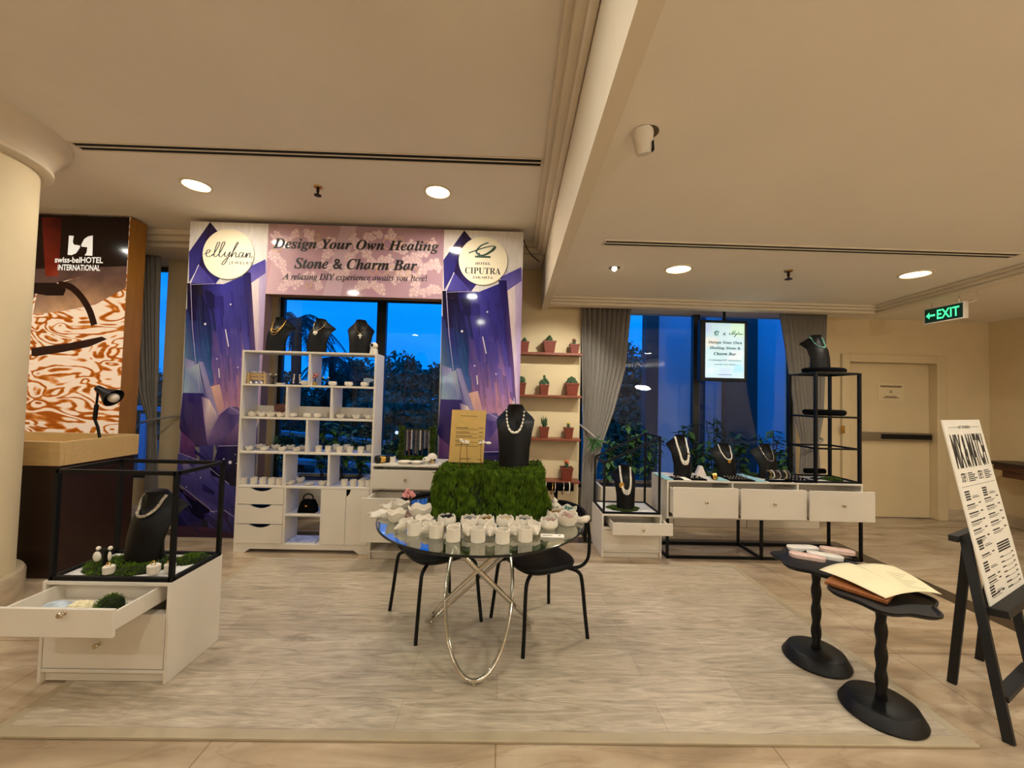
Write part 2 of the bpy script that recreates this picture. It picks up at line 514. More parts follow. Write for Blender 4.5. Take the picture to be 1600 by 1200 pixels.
m_darkstone = mat('dark brown stone band', (58, 44, 36), 0.2, var=0.25, scale=6)

# ------------------------------------------------------------------ the room
XL, XR, YN, YB = -6.5, 6.49, -4.0, 5.2
ZL, ZR = 3.25, 2.65
struct('floor', MB().box(XL-.2, XR+.2, YN-.2, YB+.2, -0.1, 0), m_marble)
b = MB().box(XL, 3.64, 4.12, 4.30, 0, 0.0006); b.box(3.46, 3.64, YN, 4.12, 0, 0.0006)
struct('trim_1', b, m_darkstone, smooth=False)
PX0, PX1, PY0, PY1 = -2.15, 2.12, 1.745, 3.60
pl = MB().box(PX0+.03, PX1-.03, PY0+.03, PY1, 0.0005, 0.012)
struct('floor_platform', pl, m_planks)
b = MB()
for (x0, x1, y0, y1) in ((PX0, PX1, PY0, PY0+.05), (PX0, PX0+.05, PY0+.051, PY1), (PX1-.05, PX1, PY0+.051, PY1)): b.box(x0, x1, y0, y1, 0.0005, 0.0135)
struct('trim_2', b, mat('platform edging', (176, 160, 132), 0.4, var=0.08, scale=5), bevel=0.003)

bx = lambda y: 0.416 - (4.6 - y) * 0.0236         # plan line of the dropped beam
struct('ceiling_left', MB().prism([(XL-.2, YN-.2), (bx(YN)+.03, YN-.2), (bx(5.4)+.03, 5.4), (XL-.2, 5.4)], (0,0,ZL), X, Yv, (0,0,.1)), m_ceil)
struct('ceiling_right', MB().prism([(bx(YN)+.03, YN-.2), (XR+.2, YN-.2), (XR+.2, 5.4), (bx(5.4)+.03, 5.4)], (0,0,ZR), X, Yv, (0,0,.1)), m_ceil)
b = MB().prism([(bx(YN), YN-.2), (bx(YN)+.075, YN-.2), (bx(5.19)+.075, 5.19), (bx(5.19), 5.19)], (0,0,2.57), X, Yv, (0,0,.70))
struct('trim_3', b, m_trim)
b = MB()                                          # stepped crown along the beam, left side
for (o, z0, z1) in ((.13, 3.19, 3.25), (.09, 3.13, 3.19), (.04, 3.08, 3.13)):
    b.prism([(bx(YN)-o, YN), (bx(YN), YN), (bx(4.42), 4.42), (bx(4.42)-o, 4.42)], (0,0,z0), X, Yv, (0,0,z1-z0))
struct('trim_4', b, m_trim, bevel=0.012)
b = MB()                                          # crown and pelmet above the left windows
for (y, z0, z1) in ((4.40, 3.19, 3.25), (4.44, 3.13, 3.19), (4.50, 3.08, 3.13)):
    b.box(XL, bx(4.5), y, 5.2, z0, z1)
struct('trim_5', b, m_trim, bevel=0.010)
rx = lambda y: 4.33 - (4.6 - y) * 0.11
b = MB()
for (o, z0, z1) in ((.0, 2.57, 2.60), (.05, 2.60, 2.625), (.09, 2.625, 2.65)):
    b.box(bx(4.6)+.07, rx(4.6), 4.55-o, 4.68, z0, z1)
    b.prism([(rx(YN)-o, YN), (rx(YN)+.12, YN), (rx(4.68)+.12, 4.68), (rx(4.55)-o, 4.55-o)], (0,0,z0), X, Yv, (0,0,z1-z0))
struct('trim_6', b, m_trim, bevel=0.006)

# window wall with its openings
W1, W2, W3 = (-5.3, -4.28), (-2.985, -0.1), (0.98, 3.86)
D0, D1, DZ = 4.56, 5.75, 2.075
b = MB()
xs = [(XL-.2, W1[0]), (W1[1], W2[0]), (W2[1], W3[0]), (W3[1], D0), (D1, XR+.2)]
for x0, x1 in xs: b.box(x0, x1, YB, 5.4, 0, ZL)
for (x0, x1), zt in ((W1, 3.08), (W2, 2.76), (W3, 2.76)):
    b.box(x0, x1, YB, 5.4, 0, 0.32); b.box(x0, x1, YB, 5.4, zt, ZL)
b.box(D0, D1, YB, 5.4, DZ, ZL)
struct('wall_back', b, m_wall, smooth=False)
struct('wall_right', MB().box(XR, XR+.2, YN, YB, 0, ZL), m_wall, smooth=False)
struct('wall_left', MB().box(XL-.2, XL, YN, YB, 0, ZL), m_wall, smooth=False)
struct('wall_front', MB().box(XL-.2, XR+.2, YN-.2, YN, 0, ZL), m_wall, smooth=False)
struct('wall_pier_left', MB().box(-4.24, -3.3, 4.98, YB, 0, 3.08), m_wall, bevel=0.008)
struct('wall_pier_middle', MB().box(-.02, 0.934, 4.9, YB, 0, 3.08), m_wall, bevel=0.004)
b = MB().box(D1+.14, XR, YB-.015, YB, 0, .14); b.box(XR-.015, XR, YN, YB-.015, 0, .14); b.box(W3[1], D0-.12, YB-.015, YB, 0, .14)
struct('baseboard_right', b, m_plinth, bevel=0.003)
for i, (w, zt, bars) in enumerate(((W1, 3.08, [(-4.36, .05, .42)]), (W2, 2.76, [(-1.655, .12, .32)]), (W3, 2.76, [(2.55, .09, .32)]))):
    r = T(f'window_{i+1}', None, None, (w[0], 5.24, .32)); r['kind'] = 'structure'
    f = MB()
    f.box(w[0], w[1], 5.25, 5.31, .32, .38); f.box(w[0], w[1], 5.25, 5.31, zt-.06, zt)
    f.box(w[0], w[0]+.05, 5.25, 5.31, .38, zt-.06); f.box(w[1]-.05, w[1], 5.25, 5.31, .38, zt-.06)
    for (x, wd, z0) in bars: f.box(x-wd/2, x+wd/2, 5.24, 5.32, .38, zt-.06)
    build('window_frame', f, m_frame, r, bevel=.004)
    build('pane', MB().add([(w[0]+.04, 5.285, .36), (w[1]-.04, 5.285, .36), (w[1]-.04, 5.285, zt-.04), (w[0]+.04, 5.285, zt-.04)], [(0,1,2,3)]), m_glass, r, smooth=False)
# door in the back wall
r = T('door_1', None, None, (D0, 5.27, 0)); r['kind'] = 'structure'
m_door = mat('door paint', (216, 196, 156), 0.5, var=0.03, scale=3)
build('door_leaf', MB().box(D0+.008, D1-.009, 5.27, 5.32, .006, DZ-.009), m_door, r, bevel=.003)
f = MB().box(D0-.1, D0+.006, 5.165, 5.36, .001, DZ+.10); f.box(D1-.006, D1+.13, 5.165, 5.36, .001, DZ+.10); f.box(D0+.0065, D1-.0065, 5.165, 5.36, DZ-.006, DZ+.10)
build('door_frame', f, m_door, r, bevel=.006)
c = PY(1411, 683, 5.2); zb = c.z
pb = build('panic_bar', MB().box(4.75, D1-.03, 5.205, 5.27, zb-.055, zb+.055), mat('brushed steel', (150, 138, 118), 0.4, metal=.7, var=.05), r, bevel=.008)
build('push_pad', MB().box(5.02, D1-.06, 5.19, 5.205, zb-.028, zb+.035), m_black, pb, bevel=.004)
hg = MB(); hp = PY(1317, 671, 5.15); hg.box(hp.x-.012, hp.x+.012, 5.13, 5.165, hp.z-.05, hp.z+.05)
build('hinge', hg, m_brass, r, bevel=.003)
n0, n1 = PY(1371, 599, 5.27), PY(1412, 626, 5.27)
ntc = tag(build('notice', MB().box(n0.x, n1.x, 5.2655, 5.2695, n1.z, n0.z), mat('notice paper', (222, 204, 166), .7, var=.02), loc=(n0.x, 5.2695, n1.z), smooth=False), 'small cream paper notice fixed on the beige door', 'notice')
f = MB()
for (fz, l) in ((.86, .86), (.80, .8), (.56, .1), (.47, .1), (.22, .45), (.15, .6)):
    zc = n1.z + (n0.z-n1.z)*fz; xc = (n0.x+n1.x)/2; hw = (n1.x-n0.x)*l/2
    f.add([(xc-hw, 5.2652, zc-.006), (xc+hw, 5.2652, zc-.006), (xc+hw, 5.2652, zc+.006), (xc-hw, 5.2652, zc+.006)], [(0,1,2,3)])
build('print', f, mat('faded ink', (120, 100, 70), .7), ntc, smooth=False)

# round column
cc = (-3.74, 2.62, 0)
struct('column', MB().lathe([(.425, .19), (.425, 3.0)], cc, 64), m_colm)
struct('column_plinth', MB().lathe([(.475, 0), (.475, .165), (.465, .185), (.44, .19), (.426, .19)], cc, 64), m_plinth)
struct('column_capital', MB().lathe([(.426, 3.0), (.46, 3.0), (.49, 3.015), (.49, 3.04), (.475, 3.055), (.475, 3.07), (.49, 3.10), (.53, 3.16), (.57, 3.20), (.58, 3.25)], cc, 64), m_trim)

# ------------------------------------------------------------------ lamps and ceiling fittings
def downlight(x, y, z, label, power=LAMP_W):
    t = T('ceiling_downlight', label, 'ceiling light', (x, y, z), group='round ceiling downlights')
    build('trim_ring', MB().lathe([(.118, z), (.118, z-.006), (.10, z-.010), (.096, z-.004), (.096, z)], (x, y, 0), 40, cap=False), m_trim, t)
    build('diffuser', MB().lathe([(.0, z-.0045), (.096, z-.0045)], (x, y, 0), 40), m_lampdisc, t, smooth=False)
    lamp((x, y, z-.012), power)
downlight(-2.717, 3.43, ZL, 'round lit downlight in the high ceiling above the left display wall')
downlight(-.627, 3.40, ZL, 'round lit downlight in the high ceiling above the middle of the display wall')
downlight(1.50, 3.434, ZR, 'round lit downlight in the low ceiling beside the small spotlight')
downlight(3.561, 3.374, ZR, 'round lit downlight in the low ceiling near the exit sign')
for i, (x, y, z) in enumerate(((-4.8, 1.2, ZL), (-2.7, 1.2, ZL), (-.62, 1.2, ZL), (-4.8, -1.2, ZL), (-2.7, -1.2, ZL), (-.62, -1.2, ZL), (1.5, .9, ZR), (3.5, .9, ZR), (1.5, -1.4, ZR), (3.5, -1.4, ZR), (5.4, 2.2, ZR), (5.4, -.4, ZR), (-4.9, 3.0, ZL))):
    lamp((x, y, z-.012))

def vent(x0, x1, y, z, label):
    t = T('air_vent', label, 'vent', (x0, y, z), group='slot vents')
    build('vent_frame', MB().box(x0, x1, y-.055, y-.042, z-.006, z).box(x0, x1, y+.042, y+.055, z-.006, z).box(x0, x1, y-.006, y+.006, z-.006, z).box(x0, x0+.015, y-.042, y+.042, z-.006, z).box(x1-.015, x1, y-.042, y+.042, z-.006, z), m_trim, t)
    build('slot', MB().box(x0+.01, x1-.01, y-.05, y+.05, z-.002, z-.0005), m_slot, t)
vent(-3.21, .24, 2.92, ZL, 'long narrow slot vent in the high left ceiling')
vent(.70, 3.84, 2.90, ZR, 'long narrow slot vent in the low right ceiling')

def sprinkler(x, y, z, label):
    t = T('sprinkler', label, 'sprinkler', (x, y, z), group='ceiling sprinklers')
    build('rose', MB().lathe([(.0, z-.012), (.03, z-.010), (.036, z-.002), (.036, z)], (x, y, 0), 20), m_brass, t)
    build('head', MB().lathe([(.012, z-.01), (.012, z-.045), (.008, z-.05), (.008, z-.07), (.03, z-.072), (.03, z-.078), (0, z-.08)], (x, y, 0), 16), mat('bronze', (58, 44, 30), .4, metal=.8), t)
p = PZ(497, 292, ZL); sprinkler(p.x, p.y, ZL, 'small dark sprinkler head between two downlights in the high ceiling')
p = PZ(1232, 423, ZR); sprinkler(p.x, p.y, ZR, 'small dark sprinkler head in the low right ceiling')
p = PZ(960, 418, ZR); x, y = p.x, p.y
t = T('ceiling_spotlight', 'tiny lit spotlight in the low ceiling left of a downlight', 'ceiling light', (x, y, ZR))
build('trim_ring', MB().lathe([(.05, ZR), (.05, ZR-.006), (.028, ZR-.008), (.026, ZR)], (x, y, 0), 24), m_silver, t)
build('bulb', MB().ball((x, y, ZR-.012), .022, 12, 8), m_lampdisc, t)
sp = bpy.data.lights.new('spotlight_beam', 'SPOT'); sp.energy = 85; sp.spot_size = radians(75); sp.spot_blend = .6; sp.shadow_soft_size = .03; sp.color = LAMP
so = bpy.data.objects.new('spotlight_beam', sp); so.location = (x, y, ZR-.05)
so.rotation_euler = (Vector((.50, 4.9, 1.25)) - Vector((x, y, ZR-.05))).to_track_quat('-Z', 'Y').to_euler(); COL.objects.link(so)
# white ceiling projector can
p = PZ(1006, 208, ZR); x, y = p.x, p.y
t = T('ceiling_camera', 'white tilted camera can hanging from the low ceiling near the beam', 'camera', (x, y, ZR))
build('ceiling_cutout', MB().lathe([(0, ZR-.001), (.05, ZR-.0012)], (x+.012, y-.005, 0), 28), mat('grey cutout edge', (96, 82, 60), .9), t)
Rt = Matrix.Rotation(radians(14), 3, 'X') @ Matrix.Rotation(radians(-10), 3, 'Y')
hz = build('housing', MB().lathe([(0, .06), (.044, .055), (.046, .03), (.040, .0), (.037, -.03), (.03, -.045), (0, -.048)], (x-.002, y, ZR-.045), 28, rot=Rt), m_plaster, t)
build('lens', MB().obox((x+.032, y-.02, ZR-.07), (.004, .03, .04), Rt), m_black, t, bevel=.001)
build('badge', MB().obox((x-.002, y-.046, ZR-.018), (.012, .003, .004), Rt), m_grey, t)
# exit sign
zt = PY(1503, 470, 3.7).z
A = PY(1503, 482, 3.72); sx = A.x; y0, y1 = 3.70, 4.07; z1 = zt; z0 = z1 - .165
t = T('exit_sign', 'lit green exit sign with left arrow hanging from the ceiling', 'sign', (sx, y0, z0))
build('housing', MB().box(sx, sx+.045, y0, y1, z0, z1), m_plaster, t, bevel=.006)
build('sign_face', MB().box(sx-.002, sx, y0+.012, y1-.012, z0+.012, z1-.012), mat('sign black green', (6, 28, 18), .3, emit=.25, ecol=(4, 60, 36)), t)
f = MB(); cz = (z0+z1)/2; o = Vector((sx-.0026, (y0+y1)/2, cz))
text(f, 'EXIT', o + Vector((0, -.045, 0)), (0, -1, 0), Zv, .20, .095, .02)
f.prism([(-.16, 0), (-.125, .035), (-.125, .010), (-.072, .010), (-.072, -.010), (-.125, -.010), (-.125, -.035)], o, (0, -1, 0), Zv, (-.0002, 0, 0))
build('lettering', f, mat('lit green', (70, 235, 160), .4, emit=1.3), t, smooth=False, recalc=False)
for yy in (y0+.06, y1-.06): build('hanger', MB().tube([(sx+.02, yy, z1-.002), (sx+.02, yy, ZR)], .003, 6), m_silver, t)
build('wire', MB().tube(catmull([Vector(p) for p in ((sx+.03, y0+.01, z1-.02), (sx+.10, y0-.02, z1+.01), (sx+.13, y0, z1+.08), (sx+.10, y0+.03, ZR))], 6), .003, 6), m_trim, t)
# loose cable near the beam
solo('cable', MB().tube(catmull([PY(817, 372, 4.16), PY(822, 385, 4.25), PY(830, 398, 4.38), PY(843, 409, 4.55)], 6), .006, 6), m_black, 'black cable hanging from the backdrop corner to the beam', 'cable', PY(817, 372, 4.16))

# wall ledge on the right
pz = .84
t = T('wall_ledge', 'dark wooden moulded ledge along the right wall', 'ledge', (6.2, 3.0, .66))
build('ledge_top', MB().box(6.03, XR, 1.5, 4.92, pz-.03, pz), m_walnut, t, bevel=.006)
build('moulding', MB().box(6.10, XR, 1.5, 4.86, pz-.10, pz-.03).box(6.16, XR, 1.5, 4.82, pz-.19, pz-.10), mat('brown wood', (86, 46, 24), .4, var=.2, scale=4, stretch=(6, 1, 6)), t, bevel=.008)
build('base_panel', MB().box(6.28, XR, 1.5, 4.7, 0, pz-.19), m_wall, t)

# ------------------------------------------------------------------ outside the windows
m_dkleaf = mat('tree leaves', (58, 98, 76), 0.7, var=0.45, scale=2.5)
m_bark = mat('bark', (60, 52, 44), 0.9, var=0.3, scale=10, bump=0.4)
struct('ground', MB().box(-30, 30, 5.45, 60, -.6, -.4), mat('dark lawn', (40, 56, 50), 0.9, var=0.3, scale=1.5))
def leaves(mb, c, rad, n, size, shell=0.55):
    c = Vector(c)
    for _ in range(n):
        while True:
            p = Vector((random.uniform(-1, 1), random.uniform(-1, 1), random.uniform(-1, 1)))
            if shell < p.length < 1: break
        q = c + Vector((p.x*rad[0], p.y*rad[1], p.z*rad[2]))
        a = Vector((random.uniform(-1, 1), random.uniform(-1, 1), random.uniform(-1, 1))).normalized()
        d = a.cross(Vector((random.uniform(-1, 1), random.uniform(-1, 1), random.uniform(-1, 1)))).normalized()
        s = size * random.uniform(.6, 1.3)
        mb.add([q - a*s, q + d*s*.45, q + a*s, q - d*s*.45], [(0, 1, 2, 3)])
    return mb
def tree(px, top, Y, wpx, label, n=3600, size=.10, base=-.42):
    P = PY(px, top, Y); w = wpx / F * Y / 2; h = P.z
    t = T('tree', label, 'tree', (P.x, Y, base), group='trees outside the windows')
    f = MB()
    for k in range(7):
        a = random.uniform(0, 2*pi); rr = random.uniform(.2, .75)
        zc = h - (h-base)*random.uniform(.18, .75); s = random.uniform(.45, .65)
        leaves(f, (P.x + w*rr*cos(a)*.9, Y + w*rr*sin(a)*.6, zc), (w*s, w*s, (h-base)*.17), n//8, size)
    leaves(f, (P.x, Y, base + (h-base)*.55), (w*.85, w*.7, (h-base)*.45), n//2, size, .3)
    build('crown', f, m_dkleaf, t, smooth=False, recalc=False)
    build('trunk', MB().tube([(P.x, Y, base), (P.x+.05, Y, base+(h-base)*.6)], [.13, .07], 8), m_bark, t)
def palm(px, py, Y, R, label, nf=22):
    P = PY(px, py, Y)
    t = T('palm_tree', label, 'palm', (P.x, Y, -.42), group='palms outside the window')
    build('trunk', MB().tube([(P.x, Y, -.42), (P.x+.04, Y, P.z*.5), (P.x, Y, P.z)], [.13, .10, .11], 10), m_bark, t)
    f = MB()
    for k in range(nf):
        a = 2*pi*k/nf + random.uniform(-.1, .1); up = random.uniform(-.35, 1.0); L = R*random.uniform(.75, 1.15)
        pts = [Vector(P) + Vector((cos(a)*L*s, sin(a)*L*s, L*(up*s - (0.8+max(0, up)*.6)*s*s))) for s in [i/12 for i in range(13)]]
        f.tube(pts, .012, 4)
        for i in range(1, 13):
            tg = (pts[i]-pts[i-1]).normalized(); sd = tg.cross(Zv).normalized()
            for q in range(3):
                b0 = pts[i-1].lerp(pts[i], q/3)
                for s in (-1, 1):
                    ll = L*.30*(1-abs(i/12-.45)*.9)*random.uniform(.8, 1.1)
                    e = b0 + sd*s*ll*random.uniform(.5, .8) + tg*ll*random.uniform(.3, .7) - Zv*ll*random.uniform(.2, .7)
                    f.add([b0 - tg*.013, b0 + tg*.013, e], [(0, 1, 2)])
    build('fronds', f, mat('palm leaves', (30, 52, 50), .7, var=.3, scale=3), t, smooth=False, recalc=False)
palm(464, 500, 9.0, 1.15, 'tall palm with wide drooping fronds outside behind the shelf busts')
palm(519, 560, 13.0, 1.0, 'smaller palm behind the bookcase, right of the tall palm')
for a in ((420, 575, 12, 130, 'dark bushy tree left of the tall palm'), (505, 590, 14, 110, 'low dark tree below the smaller palm'),
          (565, 556, 15, 120, 'dark round tree rising right of the palms'), (628, 548, 13, 110, 'tall dark tree right of the window mullion'),
          (690, 566, 14, 100, 'dark tree beside the right backdrop panel'), (600, 610, 10, 150, 'dark shrubby tree low behind the bookcase'),
          (470, 640, 9.5, 130, 'pale lit shrubby tree low behind the left shelves'), (655, 620, 9.5, 120, 'dense dark tree low beside the right backdrop panel'),
          (222, 560, 11, 90, 'dark tree outside the left window'), (975, 528, 12, 110, 'tall dark tree outside the right window next to the curtain'),
          (985, 620, 9, 90, 'low dark tree outside the right window')):
    tree(*a)
m_kerb = mat('pale stone kerb', (130, 150, 170), .6, var=.1)
for a, bb, Y, l in (((400, 672), (600, 692), 7.2, 'pale stone kerb crossing the garden behind the third shelf'), ((400, 716), (600, 730), 6.4, 'pale stone kerb crossing the garden behind the fourth shelf'), ((196, 636), (260, 640), 7.5, 'pale kerb outside the left window')):
    p, q = PY(*a, Y), PY(*bb, Y)
    solo('kerb', MB().bar(p, q, .16, .07).bar((p+q)/2 - Vector((0, 0, .1)), Vector(((p.x+q.x)/2, Y, -.45)), .1, .1), m_kerb, l, 'kerb', (p.x, Y, -.41), group='garden kerbs')
p = PY(632, 640, 8.0)
t = T('lamp_post', 'thin garden lamp post with small white globe outside the window', 'lamp post', (p.x, 8.0, -.42))
build('post', MB().tube([(p.x, 8, -.42), (p.x, 8, PY(632, 575, 8).z)], .012, 6), m_frame, t)
gl = PY(620, 676, 8.0)
build('globe', MB().ball((gl.x, 8, gl.z), .035, 10, 7), mat('globe lamp', (240, 244, 255), .4, emit=1.2), t)
build('arm', MB().tube([(p.x, 8, gl.z), (gl.x, 8, gl.z)], .01, 6), m_frame, t)
# neighbouring facade to the right
m_fac = mat('white facade', (214, 206, 222), .8, var=.05, scale=2)
m_facd = mat('brown facade strip', (92, 78, 76), .8, var=.1, scale=2)
t = T('building', 'pale facade with dark vertical strips outside the right window', 'building', (4.5, 7.4, -.4))
xa = PY(1026, 600, 7.4).x
build('wall', MB().box(xa, 12, 7.4, 7.7, -.4, 6), m_fac, t)
f = MB()
for a, bb in ((1008, 1027), (1098, 1100), (1132, 1181)):
    f.box(PY(a, 600, 7.3).x, PY(bb, 600, 7.3).x, 7.25, 7.5, -.4, 6)
build('pilaster', f, m_facd, t)

# ------------------------------------------------------------------ printed backdrop
BX0, BX1, OX0, OX1, BZ, OZ, BY = -3.272, 0.152, -2.478, -.672, 3.205, 2.475, 4.08
t = T('display_backdrop', 'purple crystal printed backdrop wall framing the window behind the bookcase', 'backdrop', ((BX0+BX1)/2, BY, 0))
m_bd = mat('backdrop board edge', (150, 112, 78), .6, var=.06)
m_art = art_mat('crystal print', .07, brush=.09, spec=.4)
def crystal(art, W_, H_):
    P = lambda pts: [(u*W_, v*H_) for u, v in pts]
    G = lambda pts, cols: art.poly(P(pts), cols)
    cream, lil = (222, 220, 222), (205, 194, 212)
    navy, blk, ind, vio, pur, pink, teal = (24, 22, 74), (14, 9, 32), (46, 46, 138), (94, 72, 148), (132, 98, 164), (206, 146, 150), (42, 84, 142)
    G([(0,0),(1,0),(1,1),(0,1)], [(30,20,50),(60,36,66),(228,224,222),(226,222,222)])
    G([(.76,.86),(1,.86),(1,.40),(.93,.40)], [(226,214,206),(214,204,220),(190,160,190),(226,200,196)])
    G([(.90,.87),(1,.88),(1,.42),(.96,.42)], [(190,178,208),(170,158,200),(170,140,180),(200,176,196)])
    G([(.34,.97),(.62,.91),(.98,.84),(.86,.83),(.55,.86)], [(206,196,214),(196,186,210),(186,176,206),(214,204,216),(206,196,212)])
    # tip of the big crystal
    G([(.0,.90),(.25,1.0),(.14,.86),(.02,.80)], [(52,48,120),(40,26,62),(48,44,120),(60,56,136)])
    G([(.25,1.0),(.42,.95),(.52,.86),(.36,.80),(.14,.86)], [(36,22,58),(42,28,72),(58,50,120),(50,44,116),(38,26,66)])
    G([(.14,.86),(.36,.80),(.36,.78),(.02,.79)], [(74,66,152),(66,60,150),(54,52,128),(90,86,170)])
    G([(.72,.85),(.98,.885),(.99,.84),(.78,.80)], [(86,80,160),(74,66,150),(96,84,160),(120,110,180)])
    # body
    sal = (214, 150, 146)
    G([(.0,.80),(.20,.80),(.27,.68),(.02,.68)], [blk,blk,(26,22,70),(22,20,64)])
    G([(.02,.68),(.27,.68),(.34,.56),(.08,.56)], [(30,40,104),(26,26,82),(60,62,142),(44,96,154)])
    G([(.08,.56),(.34,.56),(.42,.43),(.18,.45)], [(50,110,160),(70,72,150),(150,108,160),(112,104,164)])
    G([(.0,.72),(.05,.70),(.20,.42),(.02,.44)], [(26,36,96),(32,46,110),(88,120,170),(110,150,180)])
    G([(.18,.80),(.46,.80),(.48,.66),(.27,.68)], [(22,18,70),(52,50,144),(62,58,150),(30,30,96)])
    G([(.27,.68),(.48,.66),(.52,.54),(.34,.56)], [(32,36,108),(66,62,150),(118,92,158),(60,62,144)])
    G([(.34,.56),(.52,.54),(.56,.42),(.42,.43)], [(78,74,150),(124,94,158),(176,124,158),(150,110,160)])
    G([(.46,.80),(.72,.83),(.78,.66),(.48,.66)], [(52,50,144),(36,34,112),(44,40,124),(64,60,150)])
    G([(.48,.66),(.78,.66),(.86,.54),(.52,.54)], [(66,62,152),(54,48,134),(140,108,164),(120,92,160)])
    G([(.52,.54),(.86,.54),(.92,.42),(.56,.42)], [(122,94,160),(156,114,164),(206,146,150),(178,126,158)])
    G([(.70,.84),(.80,.84),(.92,.56),(.96,.44),(.88,.46),(.80,.60)], [(30,26,92),(26,22,80),(46,34,104),(110,82,136),(130,96,156),(44,36,116)])
    G([(.18,.45),(.42,.43),(.56,.42),(.92,.42),(.98,.37),(.86,.29),(.62,.34),(.40,.36)], [(96,100,164),(150,110,160),(180,126,156),(210,150,150),sal,sal,(206,146,148),(160,116,158)])
    rs = random.Random(11)
    def tone(v, u):
        st = [(.84, (30, 26, 96)), (.70, (46, 44, 134)), (.58, (84, 74, 152)), (.48, (146, 108, 162)), (.38, (206, 146, 150))]
        if u < .33: st = [(.84, (16, 11, 40)), (.70, (24, 26, 84)), (.58, (44, 92, 150)), (.48, (84, 92, 160)), (.38, (150, 112, 158))]
        for (v0, c0), (v1, c1) in zip(st, st[1:]):
            if v >= v1: f_ = min(1, max(0, (v0-v)/(v0-v1))); return [c0[k]+(c1[k]-c0[k])*f_ for k in range(3)]
        return list(st[-1][1])
    for _ in range(90):
        v0 = rs.uniform(.42, .78); w_ = rs.uniform(.03, .10); L_ = rs.uniform(.05, .15); q_ = (.80-v0)/.38
        u0 = rs.uniform(.06+.22*q_, .72+.16*q_); v1 = max(.36, v0-L_); sl = .45*(v0-v1)
        if u0 + w_ + sl > .93: continue
        k_ = rs.uniform(.90, 1.14); a_, b2 = tone(v0, u0), tone(v1, u0)
        cl = lambda c: tuple(max(0, min(255, x*k_)) for x in c)
        c0, c1 = tuple(tone(v0, u0)), cl(tone((v0+v1)/2, u0))
        G([(u0, v0), (u0+w_, v0-.006), (u0+w_*.9+sl, v1), (u0+w_*.2+sl, v1+.012)], [c0, cl(a_), c1, tuple(b2)])
    G([(.34,.47),(.48,.48),(.58,.38),(.46,.36)], [(224,180,160),(214,170,168),(190,140,160),(210,160,160)])
    # pale blue rock, purple flanks
    G([(.02,.56),(.14,.55),(.30,.46),(.20,.45),(.06,.46)], [(120,120,176),(150,150,200),(90,80,150),(150,170,196),(160,176,200)])
    G([(.04,.52),(.20,.545),(.28,.45),(.03,.45)], [(130,150,190),(170,186,196),(110,120,176),(150,176,196)])
    G([(.02,.45),(.28,.45),(.48,.34),(.42,.27),(.10,.29),(.0,.34)], [(58,50,120),(52,44,112),(86,70,140),(70,50,100),(44,30,80),(40,30,84)])
    G([(.30,.46),(.20,.55),(.26,.55),(.52,.36),(.46,.33)], [(120,116,176),(150,150,200),(130,126,186),(160,140,180),(110,96,160)])
    G([(.26,.44),(.36,.43),(.45,.39),(.49,.35),(.44,.28),(.36,.29),(.31,.36)], [(110,90,150),(236,214,214),(226,200,206),(120,100,150),(84,66,126),(90,72,132),(170,146,178)])
    G([(.50,.385),(.62,.41),(.80,.385),(.68,.32),(.48,.27),(.40,.33)], [(84,70,140),(58,50,120),(110,90,150),(80,64,130),(54,40,90),(120,98,150)])
    G([(.80,.385),(.98,.345),(.98,.29),(.52,.285)], [(140,110,160),(116,90,146),(84,62,120),(66,48,100)])
    G([(.62,.41),(.72,.41),(.80,.385),(.56,.385)], [(120,104,160),(80,66,130),(130,112,170),(58,50,120)])
    # dark starry block and slabs
    G([(.50,.285),(.98,.29),(.96,.15),(.52,.17),(.42,.20)], [(36,32,84),(30,24,66),(14,10,34),(12,8,30),(30,26,70)])
    G([(.02,.33),(.20,.29),(.26,.22),(.02,.26)], [(104,60,116),(90,52,106),(52,36,84),(84,50,100)])
    G([(.26,.285),(.44,.285),(.44,.19),(.28,.22)], [(72,68,130),(58,54,116),(48,44,104),(36,30,80)])
    G([(.0,.26),(.30,.235),(.66,.165),(.92,.14),(.84,.06),(.50,.075),(.0,.17)], [(70,66,130),(92,84,146),(62,60,130),(40,36,84),(50,44,100),(84,76,136),(60,56,112)])
    G([(.06,.225),(.16,.24),(.22,.20),(.10,.195)], [(120,110,150),(130,120,160),(90,84,140),(84,78,136)])
    G([(.0,.16),(.50,.075),(.38,.0),(.0,.0)], [(14,12,36),(18,14,42),(20,14,38),(12,8,28)])
    G([(.03,.10),(.36,.05),(.30,.015),(.06,.03)], [(40,40,96),(30,28,76),(20,16,48),(24,20,60)])
    G([(.40,.075),(.50,.085),(.74,.08),(.86,.05),(.80,.0),(.44,.0)], [(56,52,112),(66,60,126),(60,56,118),(48,42,96),(44,30,76),(36,30,80)])
    G([(.86,.14),(.98,.14),(.98,.02),(.84,.01)], [(150,90,120),(110,64,104),(140,80,100),(60,34,66)])
    G([(.0,.035),(.46,.03),(.90,.0),(.0,.0)], [(60,30,56),(66,34,66),(48,26,52),(52,26,46)])
    for _ in range(36):
        u0 = rs.uniform(.0, .76); v0 = rs.uniform(.02, .28); a_ = rs.uniform(-.9, -.2); L_ = rs.uniform(.12, .26); w_ = rs.uniform(.012, .035)
        c_ = rs.choice([(34,30,82), (50,46,108), (62,58,122), (26,20,56), (54,36,84), (70,64,130), (40,34,92)]); c2 = tuple(x*.75 for x in c_)
        q0, q1 = (u0+L_*cos(a_)), (v0+L_*.35*sin(a_))
        if q0 > .98 or q1 < .01 or (.5 < u0 < .97 and .14 < v0 < .29): continue
        G([(u0, v0), (q0, q1), (q0, q1+w_*.4), (u0, v0+w_)], [c_, c2, c2, c_])
    wht, hl = (236,226,240), (176,166,206)
